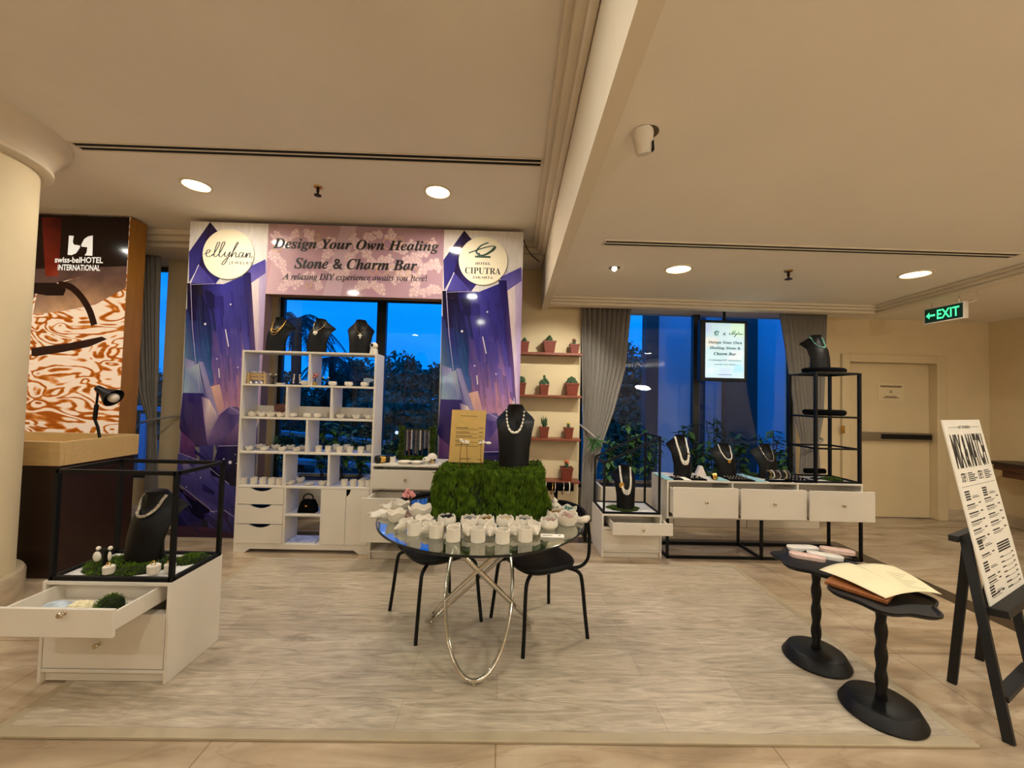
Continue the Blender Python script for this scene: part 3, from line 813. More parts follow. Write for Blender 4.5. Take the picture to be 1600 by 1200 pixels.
    for pts, w, c in (([(.05,.80),(.10,.66),(.17,.54),(.24,.45)], .008, hl), ([(.14,.86),(.05,.80)], .008, wht), ([(.05,.795),(.36,.80)], .006, hl),
                      ([(.40,.36),(.50,.395),(.62,.41),(.80,.385),(.98,.345)], .008, hl), ([(.50,.285),(.98,.29)], .008, hl), ([(.0,.262),(.30,.237),(.66,.167)], .006, hl),
                      ([(.0,.17),(.50,.075)], .008, (150,130,150)), ([(.44,.08),(.62,.085),(.84,.05)], .006, hl), ([(.52,.655),(.57,.60)], .012, wht), ([(.46,.53),(.475,.50)], .014, wht), ([(.93,.46),(.99,.365),(.88,.285)], .008, wht), ([(.84,.06),(.97,.015)], .006, (206,150,160))):
        art.line(P(pts), w*W_, c)
    for u, v, r in ((.57,.735,.012),(.26,.67,.016),(.43,.56,.010),(.70,.535,.009),(.35,.40,.010),(.66,.235,.022),(.58,.245,.010),(.76,.25,.008),(.72,.26,.006),(.86,.25,.008),(.80,.275,.007),(.74,.232,.006),(.88,.19,.006),(.30,.185,.007),(.13,.155,.006)):
        art.disc(u*W_, v*H_, r*W_, (244,240,250), (200,196,226), 10)
def roundel(panel, cx, cz, r):
    return build('roundel', MB().lathe([(0, 0), (r, 0), (r, .012), (0, .012)], (cx, BY-.0002, cz), 64, rot=Matrix.Rotation(radians(90), 3, 'X')), mat('cream board', (240, 232, 206), .6, var=.01), panel)
NY = (0, -1, 0)
for nm, x0, x1 in (('left_panel', BX0, OX0), ('right_panel', OX1, BX1)):
    pn = build(nm, MB().box(x0, x1, BY, BY+.12, 0.001, BZ), m_bd, t, smooth=False)
    art = Art((x0, BY-.0005, .002), X, Zv, NY)
    crystal(art, x1-x0, BZ-.004)
    art.build('printed_artwork', m_art, pn)
    if nm == 'left_panel':
        a, b_ = PY(358, 397.5, BY), PY(318, 397.5, BY); r = (a-b_).length
        rd = roundel(t, a.x, a.z, r); build_logo = (a.x, a.z, r); rd['label'] = 'round cream sign with handwritten jewellery logo'
        f = MB(); O = Vector((a.x, BY-.0136, a.z)); k = r
        el = lambda x, h: [(x, -.10), (x+.10, .02), (x+.24, h*.62), (x+.29, h*.92), (x+.26, h), (x+.20, h*.9), (x+.12, h*.35), (x+.09, -.06), (x+.13, -.13), (x+.20, -.10)]
        for pts in ([(-.95, -.03), (-.83, .0), (-.72, .07), (-.73, .14), (-.80, .13), (-.86, .02), (-.84, -.10), (-.76, -.14), (-.64, -.08), (-.58, -.02)], el(-.64, .46), el(-.44, .48),
                    [(-.24, -.10), (-.14, .02), (-.11, .08), (-.14, -.04), (-.10, -.12), (-.02, -.06), (.08, .09), (.02, -.10), (-.10, -.36), (-.20, -.44), (-.21, -.36), (-.08, -.20), (.10, -.06)],
                    [(.10, -.06), (.22, .16), (.36, .42), (.36, .48), (.30, .42), (.18, .10), (.12, -.13), (.20, .0), (.28, .07), (.31, .03), (.29, -.08), (.33, -.13), (.40, -.07)],
                    [(.58, .05), (.50, .08), (.43, .0), (.43, -.10), (.50, -.12), (.58, .02), (.60, .07), (.57, -.06), (.60, -.12), (.68, -.06)],
                    [(.66, -.08), (.73, .07), (.70, -.13), (.77, .01), (.84, .07), (.86, .02), (.84, -.09), (.88, -.12), (.96, -.06)]):
            ribbon(f, [(p[0]*k, p[1]*k) for p in pts], .026*k, O, X, Zv)
        text(f, 'J E W E L R Y', O + X*(.50*k) - Zv*(.36*k), X, Zv, .92*k, .15*k, .01)
        build('lettering', f, m_ink, rd, smooth=False, recalc=False)
    else:
        a, b_ = PY(755, 408, BY), PY(717, 408, BY); r = (a-b_).length
        rd = roundel(t, a.x, a.z, r); rd['label'] = 'round cream sign with green hotel emblem'
        f = MB(); O = Vector((a.x, BY-.0136, a.z)); k = r
        text(f, sf('HOTEL'), O - Zv*(.12*k), X, Zv, .64*k, .105*k); text(f, sf('CIPUTRA'), O - Zv*(.42*k), X, Zv, 1.46*k, .27*k); text(f, sf('JAKARTA'), O - Zv*(.70*k), X, Zv, .84*k, .105*k)
        build('lettering', f, m_ink, rd, smooth=False, recalc=False)
        f = MB(); f.prism([(-.34*k, .12*k), (.30*k, .12*k), (.30*k, .20*k), (-.34*k, .20*k)], O, X, Zv, (0, -.0003, 0))
        ribbon(f, [(p[0]*k, p[1]*k) for p in [(-.60,.30),(-.30,.42),(.10,.56),(.40,.62),(.48,.56),(.38,.42),(.14,.28),(-.10,.22),(-.24,.28),(-.28,.40),(-.10,.62),(.20,.76)]], .055*k, O, X, Zv)
        ribbon(f, [(p[0]*k, p[1]*k) for p in [(-.22,.30),(-.12,.22),(.10,.26),(.34,.42),(.46,.56)]], .09*k, O - Yv*.0002, X, Zv)
        build('emblem', f, mat('dark green ink', (16, 62, 40), .5), rd, smooth=False, recalc=False)
hd = build('header_panel', MB().box(OX0, OX1, BY, BY+.12, OZ, BZ), m_bd, t, smooth=False)
hw, hh = OX1-OX0, BZ-OZ
art = Art((OX0, BY-.0005, OZ+.001), X, Zv, NY, 3e-6)
art.poly([(0,0),(hw,0),(hw,hh),(0,hh)], [(196,160,176),(184,150,166),(168,134,146),(176,142,146)])
art.poly([(.0,.0),(.22,.0),(.36,hh),(.10,hh)], [(204,172,182),(196,164,178),(180,148,156),(184,150,160)])
art.poly([(.58,0),(.76,0),(.90,hh),(.74,hh)], [(206,176,194),(206,178,196),(196,168,178),(192,164,176)])
art.poly([(1.0,.0),(1.14,.0),(1.3,hh),(1.2,hh)], [(190,150,172),(186,146,168),(166,130,144),(170,134,148)])
rb = random.Random(3)
chains = [[(.05,.42),(.16,.30),(.22,.14),(.12,.04)], [(.30,.10),(.42,.20),(.54,.12),(.50,.0)], [(.40,.66),(.52,.52),(.66,.56),(.60,.40)], [(.02,.66),(.14,.56),(.26,.62)],
          [(.86,.62),(.94,.50),(1.02,.60),(1.14,.66)], [(1.02,.46),(1.10,.34),(1.22,.40),(1.30,.30)], [(.90,.04),(1.0,.14),(1.14,.10),(1.22,.02)], [(1.26,.66),(1.36,.50),(1.48,.56),(1.62,.48),(1.70,.60)],
          [(1.30,.18),(1.42,.26),(1.54,.18),(1.50,.04)], [(1.60,.30),(1.72,.36),(1.78,.24)], [(1.60,.04),(1.70,.10),(1.80,.06)], [(.62,.30),(.74,.22),(.86,.30),(.84,.44)], [(1.44,.38),(1.52,.44),(1.56,.36)]]
for ch in chains:
    for p in catmull([Vector((q[0], q[1], 0)) for q in ch], 5):
        r = rb.uniform(.036, .056)
        if r < p.x < hw-r and r < p.y < hh-r:
            for s in range(6):
                rr = r*rb.uniform(.32, .56); u = p.x+rb.uniform(-r, r)*.8; v = p.y+rb.uniform(-r, r)*.8
                if rr < u < hw-rr and rr < v < hh-rr: art.disc(u, v, rr, (236, 214, 212), (206, 172, 182), 9)
for u, v, r in ((.10,.48,.04),(.50,.60,.035),(.46,.52,.03),(1.08,.28,.045),(1.18,.28,.05),(1.28,.28,.045),(1.40,.26,.04),(1.50,.27,.05),(1.24,.56,.06),(1.34,.58,.05),(.44,.10,.03),(1.62,.56,.04)):
    if v + r < hh: art.line([(u+r*cos(a*pi/8), v+r*sin(a*pi/8)) for a in range(17)], .007, (214,176,124))
art.build('printed_artwork', art_mat('bracelet print', .07, brush=.06, stretch=(60, 60, 60), spec=.4), hd)
f = MB(); yy = BY-.0005-art.gap*art.k-.0004
def tl(s, p0, p1, h, bold):
    a, b_ = PY(*p0, BY), PY(*p1, BY); c = (a+b_)/2; c.y = yy
    text(f, s, c, (b_.x-a.x, 0, b_.z-a.z), Zv, (b_-a).length, h, bold)
tl(bi('Design Your Own Healing'), (427, 382), (686, 387), .135, .013)
tl(bi('Stone & Charm Bar'), (460, 411), (652, 415), .115, .013)
tl(it('A relaxing DIY experience awaits you here!'), (441, 433), (667, 436), .088, .010)
build('lettering', f, m_ink, hd, smooth=False, recalc=False)

# ------------------------------------------------------------------ batik poster wall
PYY = 4.10
px0 = -5.2; px1 = PY(195, 500, PYY).x
t = T('poster_panel', 'tall backlit orange batik hotel poster on a wooden panel left of the window', 'poster', ((px0+px1)/2, PYY, 0))
bo = build('board', MB().box(px0, px1, PYY, 4.29, .001, 3.235), mat('honey wood veneer', (168, 112, 40), .45, var=.1, scale=3, stretch=(8, 8, 1)), t, bevel=.002)
def batik():
    m = bpy.data.materials.new('batik print'); m.use_nodes = True
    nt = m.node_tree; b = nt.nodes['Principled BSDF']; L = nt.links.new
    tcd = nt.nodes.new('ShaderNodeTexCoord'); mp = nt.nodes.new('ShaderNodeMapping'); mp.inputs['Scale'].default_value = (1.25, 1, 2.9); mp.inputs['Rotation'].default_value = (0, radians(-14), 0)
    n = nt.nodes.new('ShaderNodeTexNoise'); n.inputs['Scale'].default_value = 1.7; n.inputs['Detail'].default_value = 1.5; n.inputs['Distortion'].default_value = 1.3
    mu = nt.nodes.new('ShaderNodeMath'); mu.operation = 'MULTIPLY'; mu.inputs[1].default_value = 40
    si = nt.nodes.new('ShaderNodeMath'); si.operation = 'SINE'
    n2 = nt.nodes.new('ShaderNodeTexNoise'); n2.inputs['Scale'].default_value = 7; n2.inputs['Detail'].default_value = 3
    ad = nt.nodes.new('ShaderNodeMath'); ad.operation = 'MULTIPLY_ADD'; ad.inputs[1].default_value = 2.4
    r = nt.nodes.new('ShaderNodeValToRGB'); e = r.color_ramp.elements
    e[0].position = .14; e[0].color = (*lin((160, 78, 14)), 1); e[1].position = .46; e[1].color = (*lin((240, 216, 192)), 1)
    x = e.new(.28); x.color = (*lin((204, 126, 50)), 1)
    mr = nt.nodes.new('ShaderNodeMapRange'); mr.inputs[1].default_value = -.2; mr.inputs[2].default_value = 3.2
    L(tcd.outputs['Object'], mp.inputs[0]); L(mp.outputs[0], n.inputs['Vector']); L(mp.outputs[0], n2.inputs['Vector']); L(n.outputs['Fac'], mu.inputs[0]); L(mu.outputs[0], si.inputs[0])
    L(n2.outputs['Fac'], ad.inputs[0]); L(si.outputs[0], ad.inputs[2]); L(ad.outputs[0], mr.inputs[0]); L(mr.outputs[0], r.inputs[0])
    L(r.outputs[0], b.inputs['Base Color']); L(r.outputs[0], b.inputs['Emission Color'])
    b.inputs['Emission Strength'].default_value = .34; b.inputs['Roughness'].default_value = .1; b.inputs['Specular IOR Level'].default_value = .3
    return m
build('batik_print', MB().box(px0, px1-.004, PYY-.004, PYY, .8, 3.233), batik(), bo, smooth=False)
art = Art((0, PYY-.0045, 0), X, Zv, NY)
def pp(pts): return [(PY(a, b_, PYY).x, PY(a, b_, PYY).z) for a, b_ in pts]
zt = 3.232
x1_ = px1-.005
dk = (24, 12, 7)
q = pp([(52, 470), (60, 452), (98, 440), (130, 432), (193, 425)])
art.poly([(px0, q[0][1])] + q[:-1] + [(x1_, q[-1][1]), (x1_, zt), (px0, zt)], [(96, 70, 62)]*5 + [(104, 78, 70), dk, dk])
q = pp([(52, 492), (100, 486), (150, 476), (193, 450), (193, 425), (130, 432), (60, 452)])
q[3] = (x1_, q[3][1]); q[4] = (x1_, q[4][1])
art.poly(q, [(190, 150, 120), (196, 150, 110), (176, 130, 104), (120, 88, 70), (96, 70, 60), (100, 74, 66), (96, 70, 60)])
art.poly([(px0, PY(60, 424, PYY).z), (x1_, PY(193, 416, PYY).z), (x1_, zt), (px0, zt)], [(40, 24, 18), (34, 20, 14), dk, dk])
q = pp([(66, 340), (98, 340), (94, 400), (92, 432), (72, 432)])
q = [(a, min(zz, zt)) for a, zz in q]
art.poly(q, [(96, 26, 16), (52, 14, 9), (104, 28, 16), (130, 54, 36), (124, 38, 22)])
art.poly(pp([(52, 442), (88, 442), (104, 452), (100, 462), (74, 462), (52, 458)]), (30, 16, 14))
c = pp([(92, 444), (110, 448), (126, 462), (140, 484), (148, 508)])
art.line([(p.x, p.y) for p in catmull([Vector((a, b_, 0)) for a, b_ in c], 5)], .065, (40, 20, 14))
art.poly(pp([(50, 544), (110, 536), (160, 526), (168, 530), (140, 542), (100, 550), (56, 557), (50, 556)]), (44, 22, 18))
art.build('canting_motif', art_mat('poster ink', .1, emit=.22, brush=.25, stretch=(6, 6, 6), spec=.22), bo)
f = MB(); ly = PYY-.0045-.00025*8-.0008
Zm = lambda pts: [(PY(a*.25, 300+b_*.25, PYY).x, PY(a*.25, 300+b_*.25, PYY).z) for a, b_ in pts]
f.prism(Zm([(436,274),(466,276),(460,312),(466,330),(506,337),(503,352),(480,384),(452,396),(428,394)]), (0, ly, 0), X, Zv, (0, -.0003, 0))
f.prism(Zm([(585,274),(582,400),(534,398),(546,380),(551,347),(514,343),(513,330),(530,297),(556,279)]), (0, ly, 0), X, Zv, (0, -.0003, 0))
for s, y_, w_ in (('swiss-belHOTEL', 406.5, 75), ('iNTERNATiONAL', 418.5, 66)):
    a, b_ = PY(124.5-w_/2, y_-.5, PYY), PY(124.5+w_/2, y_+.5, PYY); c = (a+b_)/2; c.y = ly
    text(f, s, c, (b_.x-a.x, 0, b_.z-a.z), Zv, (b_-a).length, .062, .02)
build('lettering', f, mat('glowing white ink', (250, 246, 238), .3, emit=.45, var=.01), bo, smooth=False, recalc=False)

# ------------------------------------------------------------------ reception desk and lamp
t = T('reception_desk', 'dark walnut desk with pale wooden raised ledge under the batik poster', 'desk', (-4.0, 3.4, 0))
dx1, dy0, dy1 = -3.40, 3.125, 3.78
build('desk_body', MB().box(-5.0, dx1-.03, dy0+.03, dy1, 0.001, .87), m_walnut, t, bevel=.004)
led = MB()
for (x0, x1, y0, y1) in ((-5.0, dx1, dy0, dy0+.03), (dx1-.03, dx1, dy0+.03, dy1), (-5.0, dx1-.03, dy1-.03, dy1), (-5.0, -4.97, dy0+.03, dy1-.03)): led.box(x0, x1, y0, y1, .865, 1.05)
led.box(-4.97, dx1-.03, dy0+.03, dy1-.03, .87, .97)
build('ledge', led, m_oak, t, bevel=.003)
lY = 3.60
q = lambda a, b_: PY(a, b_, lY)
t = T('desk_lamp', 'black jointed desk lamp with white bulb on the wooden desk ledge', 'lamp', (q(158, 690).x, lY, .97))
bp_ = q(157, 690); bp_.z = .97
build('lamp_base', MB().lathe([(.07, 0), (.07, .012), (.02, .022), (.012, .03)], bp_, 24), m_black, t)
build('lower_arm', MB().tube([bp_ + Vector((0, 0, .02)), q(153, 668), q(148, 655)], .011, 8), m_black, t)
build('joint', MB().tube([q(148, 655), q(150, 640), q(151, 632)], .016, 10), m_black, t)
build('upper_arm', MB().tube([q(150, 640), q(153, 612)], .009, 8), m_black, t)
s0, s1 = q(152, 606), q(178, 622); ax = (s1-s0).normalized()
Rs = ax.to_track_quat('Z', 'Y').to_matrix(); L_ = (s1-s0).length
build('lamp_shade', MB().lathe([(0, -.01), (.026, 0), (.03, .03), (.034, L_*.4), (.075, L_*.85), (.085, L_), (.080, L_), (.03, L_*.4), (0, L_*.3)], s0, 28, rot=Rs), m_black, t)
build('bulb', MB().ball(s0 + ax*(L_-.005), .042, 14, 9), mat('unlit bulb', (226, 214, 196), .3), t)

# ------------------------------------------------------------------ curtains
def curtain(label, keys, zt, zb, n, amp, tie=None, Y=4.84, pw=2.0):
    """keys: [(z, x0, x1)] from top to bottom"""
    ks = sorted(keys, key=lambda k: -k[0])
    def edge(z):
        for a, b_ in zip(ks, ks[1:]):
            if b_[0] <= z <= a[0]:
                f = (a[0]-z)/(a[0]-b_[0]); return a[1]+(b_[1]-a[1])*f, a[2]+(b_[2]-a[2])*f
        return ks[-1][1:] if z < ks[-1][0] else ks[0][1:]
    t = T('curtain', label, 'curtain', ((ks[0][1]+ks[0][2])/2, Y, zb), group='grey window curtains')
    nu, nv = n*10+1, 48
    def fn(i, j):
        z = zt + (zb-zt)*j/(nv-1); x0, x1 = edge(z); u = i/(nu-1); ph = u*n*2*pi + .5*sin(u*9)
        k = min(1, max(.35, (x1-x0)/(ks[0][2]-ks[0][1])))
        return (x0+(x1-x0)*u + .006*sin(ph*2), Y + amp*k*sin(ph) + .012*sin(u*7+z*2), z)
    o = build('cloth', MB().grid(fn, nu, nv), m_curtain, t, recalc=False, ang=80)
    sd = o.modifiers.new('cloth thickness', 'SOLIDIFY'); sd.thickness = .002
    if tie: build('tieback', MB().tube(catmull([Vector(p) for p in tie], 6), .013, 8), m_curtain, t)
    return t
cx = lambda a, b_: PY(a, b_, 4.84).x
cz_ = lambda a, b_: PY(a, b_, 4.84).z
curtain('grey curtain tied back at the left window beside the batik poster', [(cz_(220, 380), cx(203, 385), cx(250, 385)), (cz_(220, 560), cx(207, 560), cx(249, 560)), (cz_(225, 612), cx(214, 612), cx(246, 612)), (cz_(230, 656), cx(230, 656), cx(243, 656)), (cz_(230, 770), cx(224, 770), cx(246, 770))], 3.08, .02, 7, .04,
        tie=[(cx(228, 660), 4.78, cz_(228, 660)), (cx(236, 660), 4.76, cz_(236, 658)), (cx(246, 656), 4.80, cz_(246, 655)), (cx(264, 651), 4.93, cz_(264, 651)), (cx(279, 652), 4.975, cz_(279, 652))])
curtain('grey curtain tied back between the cactus shelves and the right window', [(cz_(940, 480), cx(908, 480), cx(986, 480)), (cz_(940, 575), cx(909, 575), cx(977, 575)), (cz_(940, 640), cx(910, 640), cx(960, 640)), (cz_(935, 692), cx(912, 692), cx(942, 692)), (cz_(935, 730), cx(910, 730), cx(932, 730)), (cz_(930, 814), cx(907, 814), cx(929, 814))], 2.645, .02, 10, .045,
        tie=[(cx(908, 664), 4.93, cz_(908, 664)), (cx(916, 672), 4.80, cz_(916, 672)), (cx(930, 684), 4.76, cz_(930, 684)), (cx(943, 690), 4.79, cz_(943, 690)), (cx(946, 691), 4.86, cz_(946, 691))])
curtain('grey curtain at the right end of the right window behind the black tower rack', [(cz_(1255, 490), cx(1218, 490), cx(1290, 490)), (cz_(1255, 580), cx(1232, 580), cx(1287, 580)), (cz_(1260, 650), cx(1243, 650), cx(1286, 650)), (cz_(1265, 692), cx(1253, 692), cx(1280, 692)), (cz_(1268, 770), cx(1250, 770), cx(1284, 770))], 2.645, .46, 9, .04,
        tie=[(cx(1251, 700), 4.78, cz_(1251, 700)), (cx(1265, 694), 4.76, cz_(1265, 694)), (cx(1281, 686), 4.80, cz_(1281, 686)), (cx(1292, 682), 5.19, cz_(1292, 682))])
# small plant hanging at the middle curtain tie
p = PY(930, 688, 4.70)
t = T('hanging_air_plant', 'small green trailing plant tucked in the curtain tie', 'plant', p)
f = MB()
for k in range(34):
    a = random.uniform(0, 2*pi); L_ = random.uniform(.07, .16); d = Vector((cos(a)*.6, sin(a)*.4-.2, random.uniform(-1.6, .35))).normalized()
    s = Vector((-d.z, 0, d.x)).normalized()*.012
    f.add([p, p + d*L_*.5 + s, p + d*L_ - Zv*.02, p + d*L_*.5 - s], [(0, 1, 2, 3)])
build('leaves', f, m_leaf, t, smooth=False, recalc=False)
build('stem', MB().tube([p + Vector((0, .06, .02)), p, p - Vector((0, 0, .05))], .006, 6), m_bark, t)

# ------------------------------------------------------------------ necklace busts
BT = [(0, .37, -.035, .02, .11), (.1, .375, -.035, .022, .09), (.3, .39, -.035, .03, .06), (.55, .44, -.028, .055, .04), (.68, .49, -.012, .09, .025), (.735, .50, .000, .115, .018),
      (.79, .44, .008, .10, .028), (.85, .345, .014, .07, .04), (.915, .245, .018, .05, .06), (.96, .205, .016, .04, .07), (1.0, .185, .010, .03, .075)]
def bt(t_):
    for a, b_ in zip(BT, BT[1:]):
        if t_ <= b_[0]:
            f = (t_-a[0])/(b_[0]-a[0]); return [a[i]+(b_[i]-a[i])*f for i in range(1, 5)]
    return list(BT[-1][1:])
def bust_front(x, t_, Wd, Hh):
    w, yf, cu, dp = bt(t_); w *= Wd; k = Hh/.34; c = max(-1, min(1, x/w))
    return k*(yf + cu*c*c - .25*dp*sqrt(1-c*c))
def bust(label, loc, Wd, Hh, rz=0.0, group='black necklace busts'):
    mb = MB(); k = Hh/.34; n = 28
    ts = [0, .02, .1, .2, .3, .42, .55, .62, .68, .71, .735, .76, .79, .82, .85, .88, .915, .94, .96, .985, 1.0]
    def fn(i, j):
        th = 2*pi*i/n; w, yf, cu, dp = bt(ts[j]); s, c = sin(th), cos(th)
        if j == len(ts)-1: w *= .93; dp *= .93
        return (w*Wd*c, k*(yf + cu*c*c + (dp*s if s > 0 else .25*dp*s)), ts[j]*Hh)
    mb.grid(fn, n, len(ts), True)
    mb.f.append(tuple(reversed(range(n)))); o = (len(ts)-1)*n
    mb.v.append(Vector((0, k*(.008+.03), Hh*1.012))); e = len(mb.v)-1
    for i in range(n): mb.f.append((o+i, o+(i+1) % n, e))
    b = build('necklace_bust', mb, m_bust, local=True, ang=50)
    b.location = loc; b.rotation_euler = (0, 0, rz)
    return tag(b, label, 'necklace stand', group)
def loop(Wd, Hh, tb, q=.75, top=.93, off=.006, n=33, xw=1.0, skew=0.0):
    pts = []
    wt = bt(top)[0]*Wd*.98*xw
    for i in range(n):
        s = -1 + 2*i/(n-1); a = abs(s)
        x = wt*(1 if s >= 0 else -1)*(sin(a*pi/2)**q) if a > 0 else 0
        t_ = tb + (top-tb)*(1-cos(a*pi/2))**.85
        w = bt(t_)[0]*Wd
        x = max(-w*.98, min(w*.98, x))
        pts.append(Vector((x, bust_front(x, t_, Wd, Hh)-off, t_*Hh)))
    return pts
def resample(P, step):
    out = [P[0]]; acc = 0
    for a, b_ in zip(P, P[1:]):
        L = (b_-a).length; d = step-acc
        while d <= L: out.append(a.lerp(b_, d/L)); d += step
        acc = (acc+L) % step
    return out
def necklace(label, loc, rz, group='necklaces on the busts'):
    return T('necklace', label, 'necklace', loc, rz, group)
def strand(root, P, r, m, name='beads', step=None, jitter=0, sc=(1,1,1)):
    mb = MB()
    for p in resample(P, step or 2*r):
        mb.ball(p, r*(1+random.uniform(-jitter, jitter)), 7, 5, sc)
    return build(name, mb, m, root, local=True)
def chain(root, P, r, m, name='chain'):
    return build(name, MB().tube(P, r, 6), m, root, local=True)

# ------------------------------------------------------------------ white bookcase
SY, SD = 3.72, 3.955
BXL, BXR = -2.447, -1.205
ZS = [.085, .61, .922, 1.24, 1.546, 1.858]
t = T('display_bookcase', 'tall white open display bookcase with drawers in front of the crystal backdrop', 'bookcase', ((BXL+BXR)/2, SY, 0.001))
th = .018
for x0 in (BXL, BXR-th): build('side_panel', MB().box(x0, x0+th, SY, SD, .085, ZS[-1]), m_white, t, bevel=.0015)
for z in ZS: build('shelf', MB().box(BXL+th, BXR-th, SY+.001, SD, z-th, z), m_white, t, bevel=.0015)
xc = (BXL+BXR)/2; x3a, x3b = -2.022, -1.612
for zi, xs_ in ((4, (xc,)), (3, (x3a, x3b)), (2, (xc,)), (1, (x3a, x3b))):
    for x in xs_: build('divider', MB().box(x-th/2, x+th/2, SY+.002, SD, ZS[zi], ZS[zi+1]-th), m_white, t, bevel=.0015)
build('back_rail', MB().box(BXL+th, BXR-th, SD-.012, SD-.001, ZS[3], ZS[3]+.10), m_white, t)
xa, xb = -2.000, -1.662
for x in (xa, xb): build('divider', MB().box(x-th/2, x+th/2, SY+.002, SD, ZS[0], ZS[1]-th), m_white, t, bevel=.0015)
zmid = .355
build('shelf', MB().box(xa+th/2, xb-th/2, SY+.003, SD, zmid-th, zmid), m_white, t, bevel=.0015)
build('plinth', MB().prism([(BXL, .001), (BXL+.10, .001), (BXL+.15, .036), (BXR-.15, .036), (BXR-.10, .001), (BXR, .001), (BXR, .0845), (BXL, .0845)], (0, SY+.002, 0), X, Zv, (0, .018, 0)).box(BXL, BXL+th, SY+.02, SD, .001, .0845).box(BXR-th, BXR, SY+.02, SD, .001, .0845), m_white, t)
def notch_panel(x0, x1, z0, z1, nw=.10, nd=.032):
    c = (x0+x1)/2; poly = [(x0, z0), (x1, z0), (x1, z1)]
    for i in range(13):
        a = i/12; poly.append((c+nw-2*nw*a, z1-nd*sin(a*pi)**.8 if 0 < i < 12 else z1))
    poly.append((x0, z1)); return poly
zz = [ZS[0], .262, .439, ZS[1]-th]
for i in range(3):
    d = build('drawer', MB().prism(notch_panel(BXL+th+.002, xa-th/2-.002, zz[i]+.003, zz[i+1]-.003), (0, SY-.004, 0), X, Zv, (0, .018, 0)), m_white, t, smooth=False)
    build('drawer_shade_block', MB().box(BXL+th+.02, xa-th/2-.02, SY+.03, SD-.02, zz[i]+.012, zz[i+1]-.055), m_slot, d)  # black block put in as the shade behind the drawer notch
xd = -1.438
build('door', MB().box(xb+th/2+.002, xd-.002, SY-.004, SY+.014, ZS[0]+.003, ZS[1]-th-.003), m_white, t)
pd = [(xd+.002, ZS[0]+.003), (BXR-th-.002, ZS[0]+.003), (BXR-th-.002, ZS[1]-th-.003), (xd+.040, ZS[1]-th-.003), (xd+.034, ZS[1]-th-.03), (xd+.018, ZS[1]-th-.055), (xd+.002, ZS[1]-th-.066)]
build('door', MB().prism(pd, (0, SY-.004, 0), X, Zv, (0, .018, 0)), m_white, t, smooth=False)
build('cupboard_shade_sheet', MB().box(xb+th/2, BXR-th, SY+.10, SY+.11, ZS[0], ZS[1]-th), m_slot, t)  # black sheet added as the dark interior shade seen through the door notch

# ---- small pottery prototypes (built once at the origin, then copied)
def lotus_mb(r=.045, h=.05, petals=8, n=40):
    def fn(rr, z, a):
        k = abs(cos(a*petals/2)); top = max(0, (z/h-.45)/.55)
        return rr*(1 + .05*k*min(1, z/h)), z + top*h*.22*(k**.7 - .5)
    return MB().lathe([(r*.45, 0), (r*.75, h*.08), (r*1.02, h*.35), (r*1.05, h*.6), (r*.92, h*.98), (r*.84, h*.98), (r*.95, h*.6), (r*.9, h*.4), (r*.55, h*.2), (0, h*.18)], (0,0,0), n, fn)
def hex_mb(r=.034, h=.06, n=10, spout=True):
    def fn(rr, z, a):
        k = 1.0
        if spout and z > h*.8 and abs((a - 4.2)) < .25: k = 1.14
        return rr*k, z
    return MB().lathe([(r*.96, 0), (r, h*.03), (r, h), (r*.86, h), (r*.86, h*.25), (0, h*.25)], (0,0,0), n, fn)
def bowl_mb(r=.045, h=.045, wav=.12, n=32, k=5):
    def fn(rr, z, a): return rr*(1+wav*.3*cos(a*k)), z*(1 + wav*cos(a*k+.7)*(z/h))
    return MB().lathe([(r*.45, 0), (r*.7, h*.1), (r*.95, h*.55), (r*1.04, h), (r*.96, h), (r*.88, h*.6), (r*.55, h*.22), (0, h*.2)], (0,0,0), n, fn)
def shell_mb(r=.040, h=.06, n=28):
    """open whelk cup: bowl with a ridged cone tip sticking out towards -Y and slightly down"""
    m = MB()
    def fn(rr, z, a): return rr*(1 + .22*max(0, cos(a-pi/2)))*(1-.10*sin(a*3)), z*(1+.16*sin(a)+.06*cos(a*4))
    m.lathe([(r*.5, .002), (r*.8, h*.12), (r*1.0, h*.5), (r*.98, h*.95), (r*.86, h*.95), (r*.85, h*.5), (r*.4, h*.25), (0, h*.22)], (0,0,0), n, fn)
    pr = []; L = r*1.5
    for i in range(6):
        s = i/6; q = r*.74*(1-s*.93)
        pr += [(q*.92, L*s), (q*1.10, L*(s+.06)), (q*1.0, L*(s+.11)), (q*.80, L*(s+.155))]
    pr.append((0, L*1.02))
    m.lathe(pr, (0, -r*.42, h*.44), 20, rot=Vector((0, -1, -.22)).to_track_quat('Z', 'Y').to_matrix())
    return m
def jar_mb(r=.032, h=.062, n=20):
    return MB().lathe([(r*.9, 0), (r*.97, h*.05), (r, h*.5), (r*1.03, h), (r*.9, h), (r*.87, h*.35), (0, h*.35)], (0,0,0), n, lambda rr, z, a: (rr*(1+.025*cos(a*10)), z))
def plate_mb(r=.05, h=.018, n=28):
    return MB().lathe([(r*.6, 0), (r*.7, h*.2), (r, h), (r*.93, h), (r*.66, h*.4), (0, h*.35)], (0,0,0), n)
PROTO = {'lotus_bowl': lotus_mb(), 'faceted_cup': hex_mb(), 'bowl': bowl_mb(), 'shell_cup': shell_mb(), 'candle_jar': jar_mb(), 'dish': plate_mb()}
PDONE = {}
def pot(kind, loc, label, cat, scale=1.0, rz=0.0, group=None):
    if kind not in PDONE:
        o = build(kind, PROTO[kind], m_plaster, local=True, ang=22); PDONE[kind] = o
    else:
        o = PDONE[kind].copy(); COL.objects.link(o)
    o.location = loc; o.scale = (scale,)*3; o.rotation_euler = (0, 0, rz)
    return tag(o, label, cat, group)
